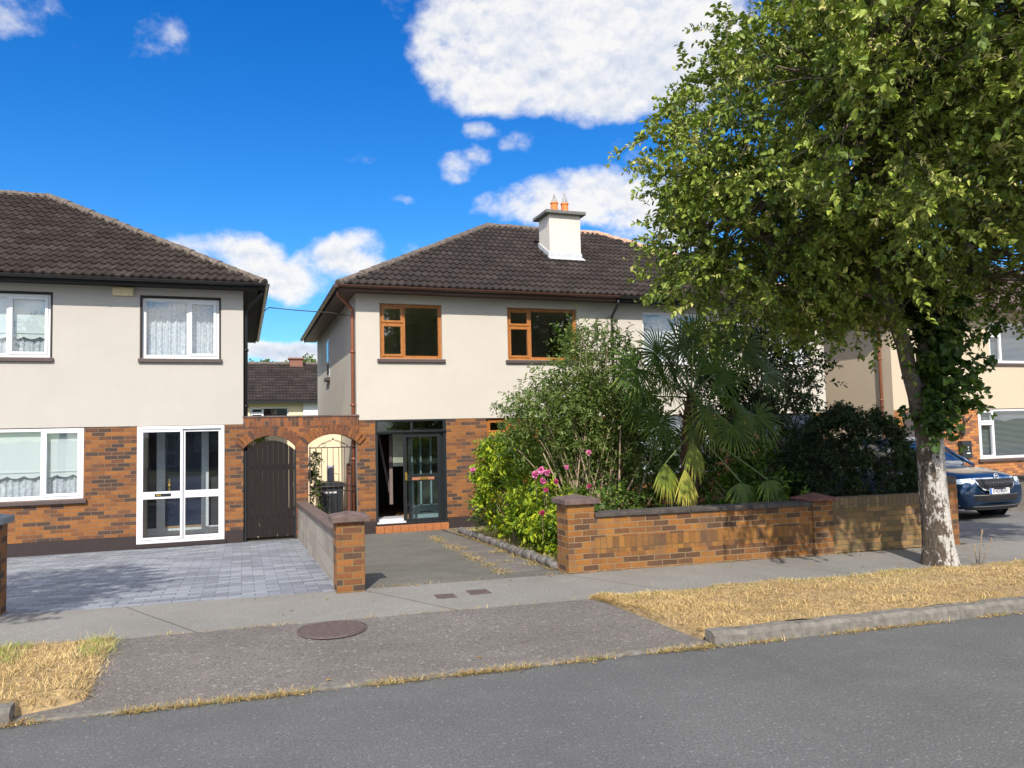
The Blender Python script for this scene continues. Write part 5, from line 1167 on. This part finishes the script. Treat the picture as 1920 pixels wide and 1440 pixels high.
F_ = [((1275, 655), 10.6, -.05, .66, .42), ((1300, 640), 10.7, -.1, .62, .38), ((1260, 690), 10.5, .05, .6, .45), ((1345, 700), 10.5, .15, .58, .42), ((1290, 715), 10.4, .35, .55, .5), ((1375, 800), 10.1, .6, .5, .52), ((1240, 790), 10.4, .8, .5, .42), ((1330, 640), 10.9, 0, .62, .35), ((1235, 665), 10.7, .1, .62, .40), ((1195, 690), 10.5, .45, .62, .45), ((1245, 700), 10.4, .3, .55, .5), ((1395, 655), 11.0, .1, .60, .28),
      ((1325, 770), 10.2, .75, .62, .62), ((1365, 745), 10.0, .35, .60, .55), ((1420, 780), 10.2, .5, .52, .50), ((1205, 745), 10.6, .7, .55, .42), ((1440, 700), 11.2, .3, .55, .3), ((1300, 800), 10.3, .95, .50, .68)]
for (px, py), Y_, dr, rd, tn in F_: frond(at(px, py, Y_), dr, rd * 1.0, tn - .03, twist=rng.normal(0, .25))
for (px, py), Y_, dr, rd, tn, sp in (((1248, 868), 9.75, 1.0, .50, .70, .9), ((1285, 880), 9.7, 1.0, .55, .85, .7), ((1300, 830), 9.9, 1.0, .5, .72, .8), ((1390, 905), 9.6, .85, .56, .55, 1.35), ((1440, 900), 9.7, .5, .52, .55, 1.4)):
    frond(at(px, py, Y_), dr, rd, tn, start=(6.85, 10.7, 1.9), spread=sp, seg=22)

def bush(name, loc, label, cat, cents, outs, n_tw, n_lf, tl, spread, size, m, tint0, bm=m_stem, ratio=.5, stems=40, base=None, stem_r=.012, up=.25, sd=.13, filt=None, leafname='foliage'):
    B = empty(name, loc, label, cat); P, Dv, Nv, i, st, d, ln = twigs(cents, outs, n_tw, n_lf, tl, spread, up)
    tint = tint0 + rng.normal(0, sd, len(P)) + rng.normal(0, .10, len(cents))[i // n_tw]; L = size * rng.uniform(.6, 1.25, len(P))
    if filt is not None: k = filt(P, tint); P, Dv, Nv, L, tint = P[k], Dv[k], Nv[k], L[k], tint[k]
    leaves(leafname, P, Dv, Nv, L, L * ratio, tint, m, B)
    mb = MB(); idx = rng.choice(len(cents), min(stems, len(cents)), replace=False)
    for k in idx:
        b = np.array(base if base is not None else loc) + np.array([rng.normal(0, .12), rng.normal(0, .12), 0]); c = cents[k]; mid = np.array([b[0] * .55 + c[0] * .45, b[1] * .55 + c[1] * .45, b[2] * .4 + c[2] * .6]) + rng.normal(0, .07, 3)
        mb.tube(bezier(b, mid, c, 8), list(np.linspace(stem_r, stem_r * .35, 8)), 6, cap=False)
    mb.build('stems', bm, B); return B
def blobs(spec, inner=.5):
    c, o = [], []
    for cc, r, n in spec: a, b = blob_points(n, np.array(cc), np.array(r), inner); c.append(a); o.append(b)
    c, o = np.concatenate(c), np.concatenate(o); k = c[:, 2] > -.05; return c[k], o[k]
# dark tree behind the palm and clipped dark hedge behind the mossy wall
c, o = blobs([((10.0, 13.0, 3.1), (1.3, 1.1, 1.15), 85), ((9.3, 12.8, 3.0), (1.2, 1.0, 1.1), 55), ((9.0, 12.2, 1.5), (1.2, .9, 1.1), 60)])
bush('evergreen_tree', (10.0, 13.0, -.1), 'dark evergreen tree standing behind the fan palm', 'tree', c, o, 7, 13, .36, .22, .10, LDARK, .42, m_bark2, .42, 40, stem_r=.03)
P = np.array(bezier((11.8, 12.8, 2.55), (12.3, 12.6, 2.6), (12.75, 12.5, 2.45), 6)); 
c, o = blobs([((9.45, 10.15, 1.10), (1.12, .85, 1.10), 420), ((8.6, 10.1, .8), (.7, .7, .8), 60)], .84)
bush('round_hedge', (9.3, 10.1, 0), 'dense dark clipped shrub behind the mossy wall, left of the car', 'hedge', c, o, 10, 13, .16, .09, .052, LDARK, .45, m_bark2, .5, 30, stem_r=.015, sd=.16)
c, o = blobs([((8.0, 10.0, .6), (.7, .5, .5), 50), ((7.1, 10.1, .35), (.7, .5, .4), 30), ((7.9, 11.6, 1.1), (1.0, .8, .9), 60), ((6.9, 12.4, 1.5), (.7, .6, 1.0), 60)])
bush('laurel_shrub', (7.8, 10.0, 0), 'glossy dark green shrub between palm trunk and round hedge', 'shrub', c, o, 6, 9, .22, .12, .10, IVY, .68, m_stem, .5, 25)
# tall loose shrub with bare stems
c, o = blobs([((5.2, 11.6, 2.15), (1.15, .8, .75), 110), ((5.5, 11.6, 2.9), (.75, .6, .65), 70), ((4.7, 11.5, 1.9), (.75, .6, .6), 55), ((6.0, 11.7, 2.1), (.7, .7, .9), 95), ((5.9, 11.5, 1.2), (.7, .6, .6), 50), ((5.2, 11.7, 1.3), (.7, .5, .5), 40)], .3)
bush('tall_shrub', (5.3, 11.4, 0), 'tall wispy olive green shrub on bare forked stems before the timber window', 'shrub', c, o, 6, 11, .38, .2, .082, LSHRUB, .50, m_stem, .33, 60, base=(5.25, 11.2, -.02), stem_r=.017, up=.7, sd=.17)
c = np.array([[x, 11.5 + rng.normal(0, .3), z] for x, z in zip(rng.uniform(5.0, 6.3, 26), rng.uniform(3.1, 3.75, 26))])
# seed-headed tips rising above it
B_ = bpy.data.objects['tall_shrub']; pts = []; mb = MB()
for q in c:
    a = q - np.array([rng.normal(0, .08), 0, .75]); mb.tube(bezier(a, (a + q) / 2 + rng.normal(0, .03, 3), q, 5), .0035, 4, cap=False); pts += [a + (q - a) * t + rng.normal(0, .02, 3) for t in np.linspace(.3, 1, 14)]
mb.build('tip_stems', m_stem, B_)['kind'] = 'stuff'; pts = np.array(pts); L = rng.uniform(.03, .055, len(pts)); leaves('tip_leaves', pts, unit(rng.normal(0, 1, pts.shape)), unit(rng.normal(0, 1, pts.shape)), L, L * .5, .62 + rng.normal(0, .15, len(pts)), LSHRUB, B_)
for x0_, x1_, z1_ in ((4.75, 5.05, 1.7), (5.35, 4.95, 1.9), (5.2, 6.2, 1.55), (5.5, 6.6, 1.2), (5.55, 5.75, 2.0), (5.1, 4.4, 1.6), (5.6, 6.45, 1.85)):
    mb = MB(); mb.tube(bezier((x0_, 10.9, -.05), ((x0_ + x1_) / 2 - .12, 10.8, z1_ * .55), (x1_, 11.1, z1_), 9), list(np.linspace(.022, .010, 9)), 7); mb.build('bare_stem', m_stem, B_)
# bright bush
c, o = blobs([((4.75, 13.2, .95), (.72, .8, .82), 120), ((4.75, 12.0, .75), (.62, .7, .7), 90), ((4.7, 11.0, .42), (.5, .5, .42), 60), ((4.55, 13.6, 1.35), (.45, .5, .42), 50)], .6)
bush('bright_bush', (4.7, 12.5, -.05), 'bright yellow green leafy bush at the driveway edge near the open porch', 'bush', c, o, 6, 9, .22, .12, .105, LBUSH, .58, m_stem, .38, 40, base=(4.7, 12.6, -.1), sd=.17)
# rose bush with pink flowers
c, o = blobs([((4.95, 10.6, .6), (.55, .5, .5), 60), ((5.6, 10.7, .5), (.6, .5, .45), 40), ((4.35, 13.9, .5), (.22, .3, .4), 14)], .4)
RB_ = bush('rose_bush', (4.9, 10.5, 0), 'rose bush with pink flowers just behind the left brick pillar', 'rose bush', c, o, 5, 8, .22, .1, .062, IVY, .68, m_stem, .6, 26)
for px, py, Y_, sz, tn in ((1003, 890, 10.5, .085, .75), (1015, 882, 10.5, .08, .7), (1026, 886, 10.5, .075, .8), (1018, 902, 10.45, .075, .65), (1042, 903, 10.5, .06, .3), (1104, 849, 10.6, .07, .85), (1062, 876, 10.6, .05, .8), (1023, 918, 10.4, .05, .15), (1105, 912, 10.2, .055, .3), (1016, 962, 10.2, .065, .1), (886, 881, 13.4, .07, .8), (1078, 930, 10.2, .04, .3)):
    c0 = at(px, py, Y_); n = 34; d = unit(rng.normal(0, 1, (n, 3)) + np.array([0, -.35, .25])); P = c0 + d * sz * .10 * rng.random((n, 1)); L = sz * rng.uniform(.45, .75, n)
    leaves('flower', P, d, unit(rng.normal(0, 1, (n, 3))), L, L * 1.1, tn + rng.normal(0, .13, n), PINK, RB_, fold=.3, curl=-.35)
    mb = MB(); mb.tube(bezier(c0, c0 + np.array([.03, .05, -.15]), (c0[0] + .08, c0[1] + .15, c0[2] - .45), 5), .004, 5); mb.build('flower_stem', m_stem, RB_)
# climber inside the iron gate, shrub seen over the timber gate, trees far behind
c, o = blobs([((1.43, D + .42, .95), (.10, .10, .75), 40), ((1.55, D + .45, .15), (.18, .12, .35), 24)], .2)
bush('climbing_plant', (1.43, D + .4, -.15), 'leafy climbing plant at the left side of the iron gate', 'climber', c, o, 4, 6, .12, .05, .055, LSHRUB, .35, m_stem, .7, 12, stem_r=.005)
c, o = blobs([((.22, D + 1.8, 2.05), (.32, .3, .28), 30)], .2)
bush('shrub', (.22, D + 1.8, -.15), 'green shrub tip showing above the arched timber gate', 'shrub', c, o, 5, 8, .15, .08, .06, LBUSH, .35, m_stem, .6, 6)
for x, y, z, r, lab, tn in ((2.3, 58, 6.6, 1.5, 'distant yellowish tree behind the chimney of the background house', .55), (5.2, 60, 7.0, 1.0, 'distant tree tip at the right end of the background roof', .4), (.2, 57, 6.2, 1.0, 'low distant tree at the left end of the background roof', .35)):
    c, o = blobs([((x, y, z - r * .4), (r * 1.5, r, r), 50)], .4); bush('tree', (x, y, -.2), lab, 'tree', c, o, 5, 9, .6, .3, .22, LBUSH, tn * .6, m_bark2, .6, 10, base=(x, y, -.2), stem_r=.06)

# dry grass, weeds and debris
def blades(name, P, L, wid, tint, m, lay=.9, kind='stuff'):
    n = len(P); a = rng.uniform(0, 2 * np.pi, n); d = unit(np.stack([np.cos(a) * lay, np.sin(a) * lay, rng.uniform(.15, 1.1, n)], 1)); s_ = np.stack([-np.sin(a), np.cos(a), np.zeros(n)], 1) * np.asarray(wid)[:, None]
    L = np.asarray(L)[:, None]; mid = P + d * L * .55; tip = mid + unit(d * np.array([1, 1, .1]) + rng.normal(0, .35, (n, 3))) * L * .5; tip[:, 2] = np.maximum(tip[:, 2], P[:, 2] + .004)
    V = np.stack([P - s_, P + s_, mid + s_ * .8, mid - s_ * .8, tip], 1).reshape(-1, 3); b = np.arange(n)[:, None] * 5
    F = np.concatenate([b + np.array([[0, 1, 2, 3]]), b + np.array([[3, 2, 4, 4]])], 1).reshape(-1, 4)
    V2 = np.stack([P - s_, P + s_, mid + s_ * .8, mid - s_ * .8, tip - s_ * .15, tip + s_ * .15], 1).reshape(-1, 3); b = np.arange(n)[:, None] * 6
    F = np.concatenate([b + np.array([[0, 1, 2, 3]]), b + np.array([[3, 2, 5, 4]])], 1).reshape(-1, 4)
    return tag(np_mesh(name, V2, F, m, tint=np.repeat(np.clip(tint, 0, 1), 2)), kind=kind)
def patchn(x, y): return np.sin(x * 2.1 + np.sin(y * 3.3) * 1.2) * .5 + np.sin(x * .8 + y * 2.7 + 1) * .5
n = 60000; x = 3.68 + (rng.random(n) ** 1.7) * 17; t = rng.random(n); lo = np.array([loR(a) for a in x]) + .02; y = lo + (Yf(x) + .03 - lo) * t
z = np.array([zR(a, b) for a, b in zip(x, y)]) - .004; pn_ = patchn(x, y); pf = patchn(x * 3.1 + 5, y * 3.3)
g = .36 + rng.normal(0, .17, n) + pn_ * .12 + pf * .10; g = np.where((t > .82) & (rng.random(n) < .22), rng.uniform(.85, 1, n), np.clip(g, 0, .80)); g = np.where((pn_ > .55) & (rng.random(n) < .25), rng.uniform(.82, .95, n), g)
blades('dry_grass', np.stack([x, y, z], 1), rng.uniform(.025, .075, n) * (1 + .4 * pf), rng.uniform(.0014, .0034, n), g, LDRY)
n = 15000; x = -1.08 - rng.random(n) * 2.6; t = rng.random(n); lo = np.array([loL(a) for a in x]) + .02; y = lo + (Yf(x) + .03 - lo) * t
z = np.array([zL(min(a, -1.1), b) for a, b in zip(x, y)]) - .004; x = x + rng.normal(0, .03, n)
g = np.clip(.38 + rng.normal(0, .18, n) + .12 * patchn(x * 2, y * 2), 0, .8); k = (t > .62) & (rng.random(n) < .6) & (np.sin(x * 5) > -.4); g = np.where(k, rng.uniform(.84, 1, n), g)
blades('dry_grass_beside_drive', np.stack([x, y, z], 1), rng.uniform(.03, .09, n) * np.where(k, 1.9, 1), rng.uniform(.0015, .0034, n), g, LDRY)
# weeds: along the dropped kerb, kerb foot, path joints, wall foot and beside the stepping slabs
W_ = []
def line(x0, x1, f, n, s, zf=None):
    x = rng.uniform(x0, x1, n); k = (np.sin(x * 7.3) + np.sin(x * 3.1 + 2) + rng.normal(0, .7, n)) > -.4; x = x[k]; y = f(x) + rng.normal(0, s, len(x)); z = np.array([(zf or hzz)(a, b) for a, b in zip(x, y)]); W_.append(np.stack([x, y, z], 1))
def hzz(x, y): return 0.002 if y < Yk(x) else (hzp(x, y) if y < Yb(x) else hz(x, y))
line(-1.7, 4.0, lambda x: Yk(x) - .03, 5200, .020, lambda a, b: .006); line(4.0, 12, lambda x: Yk(x) - .055, 3200, .022, lambda a, b: .003); line(-1.1, 3.7, lambda x: Yf(x), 380, .008)
line(1.3, 4.0, lambda x: Yb(x) + .01, 260, .015); line(4.3, 9.8, lambda x: Yb(x) - .01, 900, .02, lambda a, b: .105)
yy = rng.uniform(9.6, 15.2, 2600); k = (np.sin(yy * 4) + np.sin(yy * 9.1) + rng.normal(0, .8, len(yy))) > -.6; yy = yy[k]; xx = 3.25 + (yy - 9.6) * .06 + rng.normal(0, .07, len(yy)); W_.append(np.stack([xx, yy, [hz(a, b) for a, b in zip(xx, yy)]], 1))
yy = rng.uniform(9.6, 15.2, 1800); xx = 3.92 + (yy - 9.6) * .05 + rng.normal(0, .04, len(yy)); W_.append(np.stack([xx, yy, [hz(a, b) + .008 for a, b in zip(xx, yy)]], 1))
for k in range(9):
    cx_, cy_ = rng.uniform(3.3, 3.95), rng.uniform(9.6, 12.8); W_.append(np.array([[cx_ + rng.normal(0, .05), cy_ + rng.normal(0, .03), hz(cx_, cy_) + .01] for _ in range(60)]))
P = np.concatenate(W_); n = len(P); g = np.where(rng.random(n) < .14, rng.uniform(.84, 1, n), np.clip(.22 + rng.normal(0, .2, n), 0, .8)); blades('dry_weeds', P, rng.uniform(.025, .10, n), rng.uniform(.0014, .003, n), g, LDRY, lay=1.2)
n = 16000; x = rng.uniform(4.1, 5.4, n); y = rng.uniform(9.6, 15.6, n); x += (y - 9.6) * .05; z = np.array([hz(a, b) + .03 for a, b in zip(x, y)])
blades('garden_grass', np.stack([x, y, z], 1), rng.uniform(.04, .13, n), rng.uniform(.0018, .0032, n), np.where(rng.random(n) < .6, rng.uniform(.8, 1, n), rng.uniform(.1, .7, n)), LDRY, lay=.7)
mb = MB()
for dx_, hh, ln_ in ((0, .42, .03), (.05, .30, .14), (-.04, .25, -.08)): mb.tube([(9.0 + dx_, 7.5, .1), (9.0 + dx_ + ln_ * .5, 7.48, .1 + hh * .6), (9.0 + dx_ + ln_, 7.46, .1 + hh)], .006, 5); mb.lathe((9.0 + dx_ + ln_, 7.46, .1 + hh), [(0, -.04), (.014, 0), (0, .04)], 6)
tag(mb.build('dry_weed_stalk', m_stem), 'dry weed stalks standing at the foot of the street tree trunk', 'weed')

# fallen leaves on the pavement, kerb foot and verge
n = 360; x = rng.uniform(-3, 14, n); w_ = rng.random(n); y = np.where(w_ < .35, Yk(x) - .06 - np.abs(rng.normal(0, .05, n)), np.where(w_ < .7, Yb(x) - .05 - np.abs(rng.normal(0, .12, n)), rng.uniform(6.3, 9.3, n)))
k = (rng.random(n) < np.clip((x + 3) / 12, .15, 1)); x, y = x[k], y[k]; z = np.array([(.004 if b < Yk(a) else hzp(a, b) + .004) for a, b in zip(x, y)]); z = np.where((y > Yk(x)) & (y < Yf(x)) & ((x > 3.9) | (x < -1.1)), z + .05, z)
P = np.stack([x, y, z], 1); L = rng.uniform(.02, .055, len(P)); V, F = leaf_arrays(P, unit(rng.normal(0, 1, P.shape) * [1, 1, .05]), unit(rng.normal(0, .15, P.shape) + [0, 0, 1]), L, L * .6, fold=.15, curl=-.1)
tag(np_mesh('fallen_leaves', V, F, LDRY, tint=np.repeat(np.clip(rng.normal(.2, .2, len(P)), 0, 1), 2)), kind='stuff')
